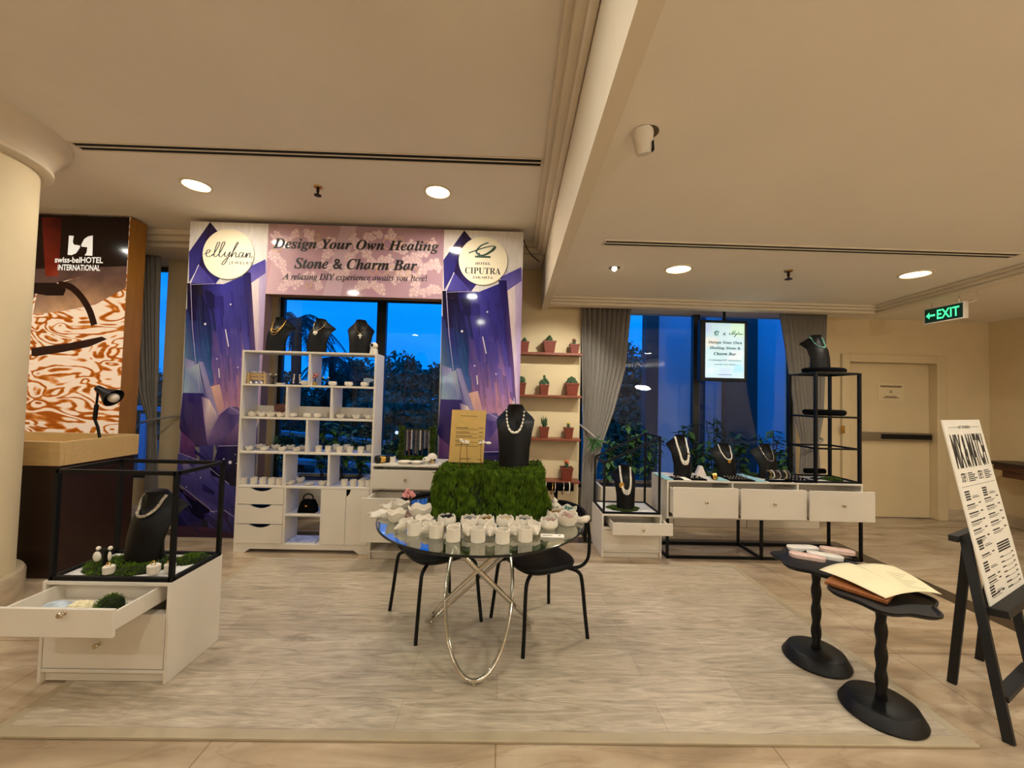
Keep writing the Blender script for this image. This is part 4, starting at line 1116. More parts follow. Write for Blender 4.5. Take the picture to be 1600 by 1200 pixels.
def filled(o, m, r, z, n=12, size=.009, name='stones', lab=None):
    mb = MB()
    for _ in range(n):
        a = random.uniform(0, 2*pi); q = r*sqrt(random.random())
        mb.ball((q*cos(a), q*sin(a), z+random.uniform(-.002, .008)), size*random.uniform(.7, 1.2), 6, 4)
    return build(name, mb, m, o, local=True, label=lab)

# ---- pottery on the bookcase shelves: (kind, px, back?) per shelf level
def sx_(px, z, y): return PY(px, PY(px, 600, y).z*0 + 600, y).x
def shelf_x(px, z, y):
    # column of the shelf under pixel px at height z
    py = 600
    for _ in range(3):
        d = PY(px, py, y); py += (d.z - z)*F/y
    return PY(px, py, y).x
def row(kind, pxs, z, where, what, cat, y=3.79, scale=1.0, group=None):
    for i, px in enumerate(pxs):
        pot(kind, (shelf_x(px, z+.02, y), y, z+.0006), nth(i, len(pxs), what, where), cat, scale, random.uniform(0, 6), group)
row('bowl', (395, 410, 424, 439), ZS[3], "in the bookcase's second-level left bay", 'white rough shell bowl', 'bowl', scale=.95, group='shell bowls on the bookcase')
row('lotus_bowl', (458, 481, 497), ZS[3], "in the bookcase's second-level middle bay", 'white lotus bowl', 'bowl', scale=.82, group='lotus bowls on the bookcase')
row('faceted_cup', (508,), ZS[3], "behind the lotus bowls in the bookcase's second-level middle bay", 'white cup', 'cup', y=3.90, scale=.8)
row('bowl', (532, 557, 577), ZS[3], "at the bookcase's second-level right bay front", 'white rounded cup', 'cup', scale=.85, group='rounded cups on the bookcase')
row('bowl', (546, 569), ZS[3], "at the bookcase's second-level right bay back", 'white rounded cup', 'cup', y=3.90, scale=.85, group='rounded cups on the bookcase')
row('lotus_bowl', (477, 520, 545, 570), ZS[4], "on the bookcase's top level", 'white lotus bowl', 'bowl', scale=.8, group='lotus bowls on the bookcase')
row('dish', (438,), ZS[4], "in the top left bay of the bookcase beside the wooden stand", 'flat white dish', 'dish', scale=.85)
row('bowl', (390, 414, 441, 464), ZS[2], "at the bookcase's third-level left front", 'white scalloped bowl', 'bowl', scale=.85, group='scalloped bowls on the bookcase')
row('bowl', (406, 431, 454, 475), ZS[2], "at the bookcase's third-level left back", 'white scalloped bowl', 'bowl', y=3.90, scale=.88, group='scalloped bowls on the bookcase')
row('candle_jar', (498, 513, 531, 547, 564), ZS[2], "at the bookcase's third-level right front", 'white round candle jar', 'jar', scale=.92, group='candle jars on the bookcase')
row('candle_jar', (525, 542, 577), ZS[2], "at the bookcase's third-level right back", 'white round candle jar', 'jar', y=3.90, scale=.95, group='candle jars on the bookcase')
row('candle_jar', (381, 397, 411, 425, 437), ZS[1], "in the bookcase's fourth-level left bay", 'white filled candle jar', 'jar', scale=.98, group='candle jars on the bookcase')
row('bowl', (454, 504), ZS[1], "at the bookcase's fourth-level middle bay front", 'white scalloped bowl', 'bowl', scale=.8, group='scalloped bowls on the bookcase')
row('bowl', (469,), ZS[1], "at the bookcase's fourth-level middle bay back", 'white scalloped bowl', 'bowl', y=3.90, scale=.9)
row('dish', (483,), ZS[1], "in the bookcase's fourth-level middle bay", 'flat white dish', 'dish', scale=.95)
row('candle_jar', (538, 552, 565, 576), ZS[1], "in the bookcase's fourth-level right bay", 'white filled candle jar', 'jar', scale=.95, group='candle jars on the bookcase')
# wooden earring stand, earring trees, flower pot, coral stand on the top level
z = ZS[4]+.0006
x = shelf_x(404, z, 3.80)
t = T('earring_stand', 'small brown wooden earring stand with two slats, top left bay of the bookcase', 'earring stand', (x, 3.80, z))
for q_ in (-.085, .07): build('end_post', MB().box(x+q_, x+q_+.015, 3.76, 3.84, z, z+.105), m_oak, t, bevel=.002)
for dz in (.035, .07): build('slat', MB().box(x-.07, x+.07, 3.79, 3.805, z+dz, z+dz+.03), m_oak, t, bevel=.002)
f = MB()
for k in range(6): f.ball((x-.055+k*.022, 3.783, z+.112), .008, 6, 4)
for k in range(3): f.ball((x-.05+k*.05, 3.765, z+.012), .012, 6, 4)
build('earrings', f, m_pearl, t)
def earring_tree(px, label, h, n, y=3.80, fork=False):
    x = shelf_x(px, z, y)
    t = T('earring_tree', label, 'earring stand', (x, y, z), group='black earring trees')
    f = MB().lathe([(.022, 0), (.022, .006), (.005, .01), (.004, h*.8)], (x, y, z), 12)
    tips = []
    for s in (-1, 1):
        e = Vector((x+s*.026, y, z+h)); f.tube([(x, y, z+h*.55), (x+s*.02, y, z+h*.72), e], .004, 6); tips.append(e)
    if n > 2:
        for s in (-1, 1):
            e = Vector((x+s*.03, y, z+h*.55)); f.tube([(x, y, z+h*.3), e], .004, 6); tips.append(e)
    build('tree_stand', f, m_black, t)
    if n:
        g = MB()
        for e in tips: g.ball(e + Vector((0, -.006, -.006)), .009, 7, 5)
        if n > 2:
            for e in tips: g.ball(e + Vector((0, -.006, -.03)), .008, 7, 5, (1, 1, 1.6))
        build('earrings', g, m_pearl, t)
earring_tree(427, 'black earring holder with two round pearls right of the wooden stand', .10, 2)
earring_tree(464, 'black earring tree hung with pearls left of the top shelf divider', .10, 4)
earring_tree(509, 'black earring holder with single pearl behind the lotus bowls', .085, 2, 3.86)
earring_tree(563, 'black forked empty jewellery holder between two lotus bowls on the top level', .085, 0, 3.86)
def blossom(loc, label, potmat, h, n, m_pet, potr=.02, poth=.03):
    x, y, zz_ = loc
    t = T('flower_pot', label, 'plant', loc, group='tiny flower trees')
    build('pot', MB().lathe([(potr*.75, 0), (potr, poth), (potr*.85, poth), (potr*.8, poth*.8), (0, poth*.8)], loc, 16), potmat, t)
    s = MB().tube([(x, y, zz_+poth*.7), (x+.003, y, zz_+h*.7)], .004, 6); g = MB()
    for k in range(n):
        a = random.uniform(0, 2*pi); r = random.uniform(.3, 1)*h*.28; e = Vector((x+cos(a)*r, y+sin(a)*r*.7, zz_+h*random.uniform(.68, 1)))
        s.tube([(x+.003, y, zz_+h*.55), e], .0018, 5)
        for q in range(4): g.ball(e + Vector((random.uniform(-.008, .008), random.uniform(-.008, .008), random.uniform(-.006, .006))), .007, 6, 4)
    build('stem', s, m_bark, t); build('blossoms', g, m_pet, t)
m_pink = mat('pink petals', (224, 150, 148), .6, var=.15, scale=60)
blossom((shelf_x(492, z, 3.79), 3.79, z), 'tiny pink blossom tree in yellow pot right of the top shelf divider', mat('yellow pot', (196, 158, 60), .4), .115, 12, m_pink)
x = shelf_x(436, ZS[3], 3.86); 
solo('picture_card', MB().obox((x, 3.87, ZS[3]+.0605), (.10, .01, .12), Matrix.Rotation(radians(-8), 3, 'Y')), mat('maroon print', (110, 66, 62), .5, var=.35, scale=25), 'small maroon picture card leaning behind the shell bowls on the second shelf level', 'card', (x, 3.87, ZS[3]+.0005))
# black handbag in the open niche, papers below
x = shelf_x(481, zmid, 3.80); z = zmid+.0006
t = T('handbag', 'small black handbag with gold clasp standing in the open niche of the bookcase', 'bag', (x, 3.80, z))
build('bag_body', MB().prism([(-.085, 0), (.085, 0), (.078, .06), (.05, .115), (-.05, .115), (-.07, .06)], (x, 3.76, z), X, Zv, (0, .08, 0)), m_velvet, t, bevel=.008)
build('handle', MB().tube(catmull([Vector((x-.045, 3.80, z+.11)), Vector((x-.04, 3.80, z+.15)), Vector((x, 3.80, z+.168)), Vector((x+.04, 3.80, z+.15)), Vector((x+.045, 3.80, z+.11))], 5), .007, 8), m_black, t)
build('clasp', MB().box(x-.008, x+.012, 3.755, 3.761, z+.06, z+.075), m_gold, t)
z = ZS[0]+.0006
x = shelf_x(476, z, 3.83)
solo('paper_stack', MB().box(x-.13, x+.13, 3.75, 3.92, z, z+.012), mat('blue printed paper', (190, 196, 226), .7, var=.35, scale=22), 'blue and white printed papers lying in the lowest niche of the bookcase', 'paper', (x, 3.83, z), bevel=.002)
# busts and camera on top
z = ZS[5]+.0006
bxs = []
for px, rz, lab in ((431, -.08, 'black bust with layered gold chains, left end of the bookcase top'), (495, -.10, 'black bust with white pendant, middle of the bookcase top'), (562, .28, 'black bust with white cross pendant, right side of the bookcase top')):
    x = shelf_x(px, z, 3.83); bust(lab, (x, 3.83, z), .25, .335, rz); bxs.append((x, rz))
Wd, Hh = .25, .335
n1 = necklace('layered fine gold chains on the leftmost bust atop the bookcase', (bxs[0][0], 3.83, z), bxs[0][1])
for tb in (.62, .54, .47): chain(n1, loop(Wd, Hh, tb, .8), .0022, m_gold)
strand(n1, loop(Wd, Hh, .62, .8), .004, m_gold, 'links', .016)
n2 = necklace('gold chain with white butterfly pendant on the middle bust atop the bookcase', (bxs[1][0], 3.83, z), bxs[1][1])
P = loop(Wd, Hh, .60, 1.1); chain(n2, P, .0024, m_gold); strand(n2, P, .0042, m_pearl, 'beads', .03)
p = P[len(P)//2]
build('pendant', MB().ball(p+Vector((-.010, -.004, -.012)), .013, 8, 6, (1, .4, 1.2)).ball(p+Vector((.010, -.004, -.012)), .013, 8, 6, (1, .4, 1.2)).ball(p+Vector((0, -.004, -.026)), .009, 8, 6, (1, .5, 1)), m_pearl, n2, local=True)
n3 = necklace('gold chain with white cross pendant on the right bust atop the bookcase', (bxs[2][0], 3.83, z), bxs[2][1])
P = loop(Wd, Hh, .58, 1.15); chain(n3, P, .0024, m_gold); p = P[len(P)//2]
build('pendant', MB().box(p.x-.006, p.x+.006, p.y-.006, p.y, p.z-.05, p.z).box(p.x-.018, p.x+.018, p.y-.0065, p.y-.0005, p.z-.028, p.z-.014), m_pearl, n3, local=True, bevel=.002)
x = shelf_x(584, z, 3.80)
t = T('security_camera', 'round white security camera at the right end of the bookcase top', 'camera', (x, 3.80, z))
build('camera_base', MB().lathe([(.036, 0), (.038, .01), (.034, .05), (.02, .055)], (x, 3.80, z), 24), m_plaster, t)
build('camera_head', MB().ball((x, 3.80, z+.078), .036, 20, 14), m_plaster, t)
build('lens', MB().ball((x-.008, 3.772, z+.082), .017, 14, 10, (1, .6, 1)), m_black, t)

# ------------------------------------------------------------------ white cabinets with drawers
def drawer(root, x0, x1, z0, z1, yf, depth, knob=True, kx=None, kz=None, hollow=True, inset=.012):
    mb = MB().box(x0, x1, yf, yf+.016, z0, z1)
    if hollow:
        a, b_ = x0+inset, x1-inset
        mb.box(a, a+.012, yf+.016, yf+depth, z0+.02, z1-.02); mb.box(b_-.012, b_, yf+.016, yf+depth, z0+.02, z1-.02)
        mb.box(a+.012, b_-.012, yf+depth-.012, yf+depth, z0+.02, z1-.03); mb.box(a+.012, b_-.012, yf+.016, yf+depth-.012, z0+.02, z0+.028)
    d = build('drawer', mb, m_white, root, bevel=.0012)
    if knob:
        kx = (x0+x1)/2 if kx is None else kx; kz = (z0+z1)/2 if kz is None else kz
        build('knob', MB().lathe([(.010, 0), (.006, .003), (.005, .012), (.011, .016), (.013, .022), (.010, .027), (0, .028)], (kx, yf, kz), 16, rot=Matrix.Rotation(radians(90), 3, 'X')), m_knob, d)
    return d
def carcass(root, x0, x1, y0, y1, z0, z1, mids=(), dz=(), th=.016, kick=.07, name='carcass'):
    mb = MB()
    mb.box(x0, x0+th, y0, y1, z0, z1); mb.box(x1-th, x1, y0, y1, z0, z1); mb.box(x0+th, x1-th, y0+.001, y1, z1-th, z1); mb.box(x0+th, x1-th, y0+.001, y1, z0+kick, z0+kick+th); mb.box(x0+th, x1-th, y1-.01, y1-.001, z0+kick+th, z1-th)
    for x in mids: mb.box(x-th/2, x+th/2, y0+.001, y1-.01, z0+kick+th, z1-th)
    for z in dz: mb.box(x0+th, x1-th, y0+.001, y0+.05, z-th/2, z+th/2)
    c = build(name, mb, m_white, root, bevel=.0012)
    if kick: build('plinth', MB().box(x0+.018, x1-.018, y0+.02, y1-.03, z0, z0+kick), m_white, root)
    return c
# centre cabinet beside the bookcase
z0c = .0012
t = T('drawer_cabinet', 'white drawer cabinet with two pulled drawers between bookcase and moss block', 'cabinet', (-.87, 3.83, z0c))
carcass(t, -1.185, -.545, 3.62, 4.02, z0c, .845, dz=(.625,), kick=.06)
drawer(t, -1.168, -.562, .638, .805, 3.585, .36)
drawer(t, -1.166, -.564, .25, .612, 3.35, .38)
zc = .8456
# ---- its contents: moss necklace rack, bottle, dishes, mushrooms
def moss_strands(mb, c, n, L, w, spread, up=1.0):
    for _ in range(n):
        p = Vector(c) + Vector((random.uniform(-spread[0], spread[0]), random.uniform(-spread[1], spread[1]), random.uniform(0, spread[2])))
        d = Vector((random.uniform(-1, 1), random.uniform(-1, 1), random.uniform(.0, up))).normalized(); s = d.cross(Vector((random.random(), random.random(), random.random()))).normalized()*w
        mb.add([p - s, p + s, p + d*L*random.uniform(.5, 1.2)], [(0, 1, 2)])
    return mb
xm, ym = shelf_x(651, zc, 3.85), 3.85
t = T('necklace_rack', 'moss covered rack hung with bead necklaces on the white drawer cabinet', 'necklace rack', (xm, ym, zc))
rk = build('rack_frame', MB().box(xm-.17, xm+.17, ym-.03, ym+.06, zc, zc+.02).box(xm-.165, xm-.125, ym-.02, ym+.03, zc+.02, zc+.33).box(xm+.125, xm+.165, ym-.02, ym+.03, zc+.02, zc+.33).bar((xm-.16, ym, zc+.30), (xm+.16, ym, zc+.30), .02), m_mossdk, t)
f = MB()
for k in range(26):
    for s in (-1, 1): moss_strands(f, (xm+s*.148, ym, zc+.02+k*.012), 26, .03, .004, (.03, .04, .012))
moss_strands(f, (xm, ym+.01, zc+.02), 700, .03, .004, (.17, .05, .02))
build('moss', f, m_moss, t, smooth=False, recalc=False)
cols = [(60, 50, 48), (150, 138, 122), (90, 44, 40), (190, 186, 180), (40, 42, 48), (120, 96, 70), (70, 78, 70), (200, 190, 170), (50, 36, 34), (130, 130, 136), (84, 70, 54), (160, 150, 140)]
for k, c in enumerate(cols):
    x = xm-.115+k*.021; L_ = random.uniform(.16, .25); g = MB()
    for dx in (-.004, .004):
        q = 0
        while q < L_: g.ball((x+dx, ym-.014, zc+.295-q), .0042, 6, 4); q += .008
    tag(build('necklace', g, mat('bead colour %d' % k, c, .35, var=.25, scale=90), loc=(x, ym-.014, zc+.3)), nth(k, len(cols), 'bead necklace', 'hanging on the moss rack'), 'necklace', 'necklaces on the moss rack')
p = PZ(595, 722, zc); y_ = 3.74; x = shelf_x(594, zc, y_)
q0, q1 = Vector((x-.02, y_-.07, zc+.036)), Vector((x+.16, y_+.10, zc+.036)); ax = (q1-q0).normalized(); Rq = ax.to_track_quat('Z', 'Y').to_matrix(); L_ = (q1-q0).length
t = T('bottle', 'dark bottle with gold band lying on its side on the white cabinet', 'bottle', q0-Vector((0, 0, .036)))
build('glass_body', MB().lathe([(0, .0), (.034, .002), (.036, .01), (.036, L_*.5), (.030, L_*.62), (.016, L_*.74), (.014, L_)], q0, 20, rot=Rq), m_black, t)
build('gold_band', MB().lathe([(.0365, L_*.14), (.037, L_*.15), (.037, L_*.32), (.0365, L_*.33)], q0, 20, rot=Rq), m_gold, t)
build('cap', MB().lathe([(.017, L_*.86), (.018, L_*.88), (.018, L_*1.02), (0, L_*1.02)], q0, 16, rot=Rq), m_black, t)
for px, y_, s, lab in ((632, 3.70, 1.3, 'left oval white dish at the front of the drawer cabinet top'), (651, 3.70, 1.25, 'right oval white dish at the front of the drawer cabinet top')):
    o = pot('dish', (shelf_x(px, zc, y_), y_, zc), lab, 'dish', s, 0, 'oval dishes on the drawer cabinet')
x = shelf_x(612, zc, 3.74)
pot('faceted_cup', (x, 3.76, zc), 'small white cup beside the lying bottle on the drawer cabinet', 'cup', .9)
for px, y_, s, lab, dark in ((666, 3.69, 1.0, 'white domed mushroom figure with dark spots beside the oval dishes', True), (675, 3.76, 1.35, 'taller white mushroom figure behind the spotted one', False)):
    x = shelf_x(px, zc, y_)
    t = T('mushroom_figure', lab, 'figurine', (x, y_, zc), group='mushroom figures')
    build('stem', MB().lathe([(.016*s, 0), (.012*s, .02*s), (.013*s, .045*s)], (x, y_, zc), 14), m_plaster if dark else m_oak, t)
    build('cap', MB().lathe([(.004, .03*s), (.036*s, .032*s), (.034*s, .048*s), (.02*s, .064*s), (0, .07*s)], (x, y_, zc), 20), m_plaster, t)
    if dark: build('spots', MB().ball((x-.012, y_-.026, zc+.05), .008, 8, 5).ball((x+.012, y_-.024, zc+.045), .006, 8, 5), m_black, t)

# ------------------------------------------------------------------ glass table
TCX, TCY, TR, TZ = -.12, 2.475, .62, .75
PZ0 = .0125                       # top of the plank platform
t = T('glass_table', 'round clear glass table on crossed chrome hoops in the middle of the platform', 'table', (TCX, TCY, PZ0))
gt = build('tabletop', MB().lathe([(0, TZ-.012), (TR-.003, TZ-.012), (TR, TZ-.009), (TR, TZ-.003), (TR-.003, TZ), (0, TZ)], (TCX, TCY, 0), 96), m_clear, t)
build('table_edge', MB().lathe([(TR-.003, TZ-.0125), (TR+.0015, TZ-.010), (TR+.0015, TZ-.002), (TR-.003, TZ+.0004)], (TCX, TCY, 0), 96, cap=False), mat('dark glass edge', (16, 22, 20), .15), gt)
for ph in (-90, 30, 150):
    d = Vector((cos(radians(ph)), sin(radians(ph)), 0)); e = Vector((-d.y, d.x, 0)); C0 = Vector((TCX, TCY-.035, 0))
    lo = C0 + d*.37 + Zv*(PZ0+.022); hi = C0 - d*.30 + Zv*(TZ-.012-.0125)
    m_, a_ = (lo+hi)/2, (lo-hi)/2
    lg = build('leg', MB().tube([m_ + a_*cos(k*pi/32) + e*.195*sin(k*pi/32) for k in range(64)], .0115, 12, closed=True), m_chrome, t)
    build('foot', MB().lathe([(.012, PZ0), (.013, PZ0+.006), (.009, PZ0+.014)], lo*1 - Zv*lo.z, 12), m_silver, lg)

# ---- two black chairs
def chair(name, label, c, rz):
    t = T(name, label, 'chair', (c[0], c[1], PZ0), rz, group='black chairs at the glass table')
    def se(rr, z, a):
        k = (abs(cos(a))**3 + abs(sin(a))**3)**(-1/3); return rr*k, z
    build('seat', MB().lathe([(0, .395), (.10, .396), (.17, .408), (.198, .428), (.203, .445), (.196, .458), (.16, .462), (0, .455)], (0, 0, 0), 48, se), m_bust, t, local=True)
    for sx in (-1, 1):
        for sy in (-1, 1):
            build('leg', MB().tube(catmull([Vector((sx*.09, sy*.09, .405)), Vector((sx*.145, sy*.15, .404)), Vector((sx*.182, sy*.187, .385)), Vector((sx*.195, sy*.20, .33)), Vector((sx*.212, sy*.213, .15)), Vector((sx*.226, sy*.226, 0))], 5), .0115, 10), m_blackmetal, t, local=True)
    f = MB()
    for sx in (-1, 1):
        f.tube(catmull([Vector((sx*.12, .10, .412)), Vector((sx*.165, .19, .414)), Vector((sx*.185, .245, .46)), Vector((sx*.19, .255, .56)), Vector((sx*.185, .25, .66)), Vector((sx*.17, .243, .74))], 5), .0105, 10)
    build('back_frame', f, m_blackmetal, t, local=True)
    def bk(i, j):
        u = -1+2*i/20; v = j/6
        return (u*.215, .262 - .06*u*u*(1) + .012*v, .615+.145*v - .03*u*u*(1-v) - .035*u*u*u*u*v)
    o = build('backrest', MB().grid(bk, 21, 7), m_bust, t, local=True, recalc=False, ang=60)
    sd = o.modifiers.new('thickness', 'SOLIDIFY'); sd.thickness = .018; sd.offset = 0
    return t
chair('chair', 'black chair pushed under the right side of the glass table', (.247, 2.59), radians(-64.5))
chair('chair', 'black chair pushed under the left side of the glass table', (-.43, 2.706), radians(34.8))

# ---- moss block with bust, price sign and earring stems
MX0, MX1, MY0, MY1, MZ0, MZ1 = -.41, .262, 2.44, 2.87, TZ+.0005, 1.025
t = T('moss_block', 'large green moss covered block on the glass table', 'moss block', ((MX0+MX1)/2, (MY0+MY1)/2, MZ0))
rmo = random.Random(5)
def mwarp(p):
    return p + Vector((.012*sin(p.z*21+p.y*9), .010*sin(p.x*25+p.z*13), .012*sin(p.x*14+p.y*17)))
core = MB()
N_ = 12
for ax_ in range(3):
    for sg in (0, 1):
        def fc(i, j, ax_=ax_, sg=sg):
            u, v = i/N_, j/N_; q = [0, 0, 0]; q[ax_] = sg; q[(ax_+1) % 3] = u; q[(ax_+2) % 3] = v
            zb = .012*0
            ex = .035*(1-q[2])
            p = Vector((MX0+.02-ex+(MX1-MX0-.04+2*ex)*q[0], MY0+.02-ex*.5+(MY1-MY0-.04+ex)*q[1], MZ0+(MZ1-MZ0-.02)*q[2]))
            w = mwarp(p); w.z = p.z if q[2] == 0 else max(w.z, MZ0) ; return w
        core.grid(fc, N_+1, N_+1)
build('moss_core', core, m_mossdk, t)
st = MB()
def blade(p, d, L, w):
    s = d.cross(Vector((rmo.uniform(-1, 1), rmo.uniform(-1, 1), rmo.uniform(-1, 1)))).normalized()*w
    m1 = p + d*L*.55; e = p + d*L + Vector((0, 0, -L*.25))
    if e.z < MZ0: e.z = MZ0
    if m1.z < MZ0: m1.z = MZ0
    st.add([p - s, p + s, m1 + s*.7, e, m1 - s*.7], [(0, 1, 2, 3, 4)])
def furrow(u): return .5+.5*sin(u*30+2.5*sin(u*9))*sin(u*17+1)
for _ in range(22000):
    u, v = rmo.random(), rmo.random(); side = rmo.random()
    ex = .035*(1-v)
    if side < .62:
        if furrow(u+.03*sin(v*14)) < .30 and v < .82 and rmo.random() < .9: continue
        p = Vector((MX0-ex+(MX1-MX0+2*ex)*u, MY0+.012-ex*.5, MZ0+(MZ1-MZ0)*v)); nrm = Vector((rmo.uniform(-.5, .5), -1, 0))
    elif side < .8:
        p = Vector((MX1-.012+ex if rmo.random() < .5 else MX0+.012-ex, MY0+(MY1-MY0)*u, MZ0+(MZ1-MZ0)*v)); nrm = Vector((1 if p.x > 0 else -1, rmo.uniform(-.5, .5), 0))
    else:
        p = Vector((MX0+(MX1-MX0)*u, MY0+(MY1-MY0)*v, MZ1-.008)); nrm = Vector((rmo.uniform(-1, 1), rmo.uniform(-1, 1), 0))
        blade(mwarp(p), (nrm*.8 + Zv*rmo.uniform(.1, .6)).normalized(), rmo.uniform(.015, .032), .0035); continue
    blade(mwarp(p) + nrm*(.022*(furrow(u*1.3+.1*sin(v*9))-.4)), (nrm*rmo.uniform(.2, .9) + X*rmo.uniform(-.35, .35) - Zv*rmo.uniform(.8, 1.6)).normalized(), rmo.uniform(.018, .042), .0028)
build('moss_strands', st, m_moss, t, smooth=False, recalc=False)
ZM = 1.034
bW, bH = .265, .405
bl = PY(803, 722, 2.66); bl.z = ZM-.004
bust('black bust with white bead necklace standing on the moss block', bl, bW, bH, -.06)
n = necklace('white pearl and oval bead necklace on the moss block bust', bl, -.06)
P = loop(bW, bH, .55, .62); chain(n, P, .0016, m_silver)
mb = MB(); RP = resample(P, .029)
for i, p in enumerate(RP):
    k = 1-abs(i-len(RP)/2)/(len(RP)/2)
    tg = (RP[min(i+1, len(RP)-1)]-RP[max(i-1, 0)]).normalized()
    mb.ball(p, .0055+.0035*k, 8, 6, (1, 1, 1+1.1*k), tg.to_track_quat('Z', 'Y').to_matrix())
build('beads', mb, m_pearl, n, local=True)
# gold price sign
yS = 2.76
a, b_, c_ = PY(706.5, 640, yS), PY(760, 641.5, yS), PY(701, 722, yS-.02); c_.z = max(c_.z, ZM-.01)
t = T('price_sign', 'gold price list board standing on the moss block', 'sign', (c_+PY(757, 722, yS-.02))/2)
U_ = (b_-a); V_ = (a-c_); Nn = U_.cross(V_).normalized()
build('board', MB().prism([(0, 0), (1, 0), (1, 1), (0, 1)], c_, U_, V_, -Nn*.006), mat('brushed gold board', (214, 180, 108), .4, metal=.25, var=.05, scale=20), t, smooth=False)
f = MB()
def ln(u0, u1, v, h=.0055):
    f.prism([(u0, v-h), (u1, v-h), (u1, v+h), (u0, v+h)], c_ + Nn*.0004, U_, V_, Nn*.0003)
ln(.25, .75, .885, .004)
for v, w in ((.66, .36), (.575, .40), (.50, .48), (.415, .30), (.34, .42)):
    ln(.15, .15+w, v); ln(.82, .94, v); ln(.16, .80, v-.03, .0035)
ln(.30, .62, .07, .006); ln(.82, .93, .065)
build('lettering', f, m_ink, t, smooth=False)
def stem(px0, py0, px1, py1, Y0, label, twig=False):
    a = PY(px0, py0, Y0); b_ = PY(px1, py1, Y0); a.z = ZM-.005
    t = T('earring_holder', label, 'earring stand', a, group='gold earring stems on the moss block')
    build('stem', MB().tube([a, a.lerp(b_, .6) + Vector((-.004, 0, 0)), b_], .0022, 6), m_brass, t)
    g = MB()
    for k in range(5): g.ball(b_ + Vector((random.uniform(-.010, .016), -.004, random.uniform(-.008, .008))), .008, 7, 5)
    if twig: g.tube([b_, b_ + Vector((.035, 0, -.002))], .005, 6).ball(b_ + Vector((.045, 0, -.004)), .013, 8, 6, (1.5, .6, .7))
    build('earrings', g, m_pearl, t)
stem(718, 722, 722, 689, 2.50, 'left thin gold stem with white blossoms in front of the price sign')
stem(731, 724, 730, 690, 2.50, 'second thin gold stem with white blossoms in front of the price sign')
stem(752, 722, 752, 691, 2.54, 'gold stem with white shell earring right of the price sign', True)

# ---- pottery on the glass table
def tb(px, py): v = PZ(px, py, TZ); v.z = TZ+.0006; return v
cup_px = ((645, 838), (680, 842), (707, 848), (746, 849), (785, 851), (821, 848))
for i, p in enumerate(cup_px):
    pot('faceted_cup', tb(*p)+Vector((0, .03, 0)), nth(i, 6, 'white faceted cup', 'along the front of the glass table'), 'cup', 1.10, .2*i, 'faceted cups on the glass table')
sh = (((632, 829), 0.82, -.9, 'white whelk shell cup behind the leftmost faceted cup'), ((668, 834), .80, -.8, 'white whelk shell cup behind the second faceted cup'), ((708, 839), .80, -.6, 'white whelk shell cup behind the third faceted cup'),
      ((731, 837), 0.82, .1, 'white whelk shell cup right of the third faceted cup'), ((766, 837), 0.82, 0, 'white whelk shell cup between the fourth and fifth faceted cups'), ((803, 836), 0.82, .15, 'white whelk shell cup between the fifth and sixth faceted cups'), ((834, 835), .86, .25, 'white whelk shell cup right of the sixth faceted cup'))
for p, s, rz, lab in sh:
    o = pot('shell_cup', tb(*p)+Vector((0, .008, .006)), lab, 'cup', s, rz, 'whelk shell cups on the glass table')
lot = (((697, 823), m_black, 'white lotus bowl of dark stones before the left corner of the moss block'), ((733, 825), m_grey, 'white lotus bowl of grey stones before the moss block, left of centre'), ((758, 825), m_gold, 'white lotus bowl of amber stones before the middle of the moss block'),
       ((789, 825), m_oak, 'white lotus bowl of brown stones before the moss block, right of centre'), ((819, 826), m_grey, 'white lotus bowl heaped with grey stones before the right corner of the moss block'), ((858, 828), m_pinkstone, 'white lotus bowl of rose stones behind the small card'), ((868, 814), m_gold, 'white lotus bowl of amber stones beside the right side of the moss block'))
for i, (p, m_, lab) in enumerate(lot):
    o = pot('lotus_bowl', tb(*p)+Vector((0, .02, 0)), lab, 'bowl', 1.08, i*.5, 'lotus bowls on the glass table'); filled(o, m_, .030, .036, 14, .009)
for p, s, rz, m_, lab in (((617, 816), 1.25, .3, None, 'white open shell bowl at the left edge of the glass table'), ((655, 811), 1.5, 1.0, None, 'large white scalloped bowl left of the moss block'), ((624, 800), 1.25, 2.0, None, 'white scalloped bowl behind the left edge bowls of the glass table'),
                      ((661, 824), 1.1, 2.6, None, 'white flared bowl between the left whelk shell cups and the moss block'), ((887, 822), 1.35, .6, m_pinkstone, 'white crinkled bowl of rose stones at the right edge of the glass table'), ((888, 808), 1.2, 1.6, m_teal, 'white star shaped bowl of teal stones at the right back of the glass table')):
    o = pot('bowl', tb(*p)+Vector((0, .02, 0)), lab, 'bowl', s, rz)
    if m_: filled(o, m_, .032, .034, 14, .008)
def crystal_mb(seed, r, h, n=5):
    rr = random.Random(seed); m = MB()
    for k in range(n):
        a = rr.uniform(0, 6.3); q = r*rr.uniform(0, .55); c = Vector((cos(a)*q, sin(a)*q, 0)); hh = h*rr.uniform(.5, 1); w = r*rr.uniform(.3, .5)
        R_ = Matrix.Rotation(rr.uniform(-.4, .4), 3, 'X') @ Matrix.Rotation(rr.uniform(-.4, .4), 3, 'Y')
        m.lathe([(w*.9, 0), (w, hh*.65), (0, hh)], c, 6, rot=R_)
    for v in m.v: v.z = max(v.z, 0)
    return m
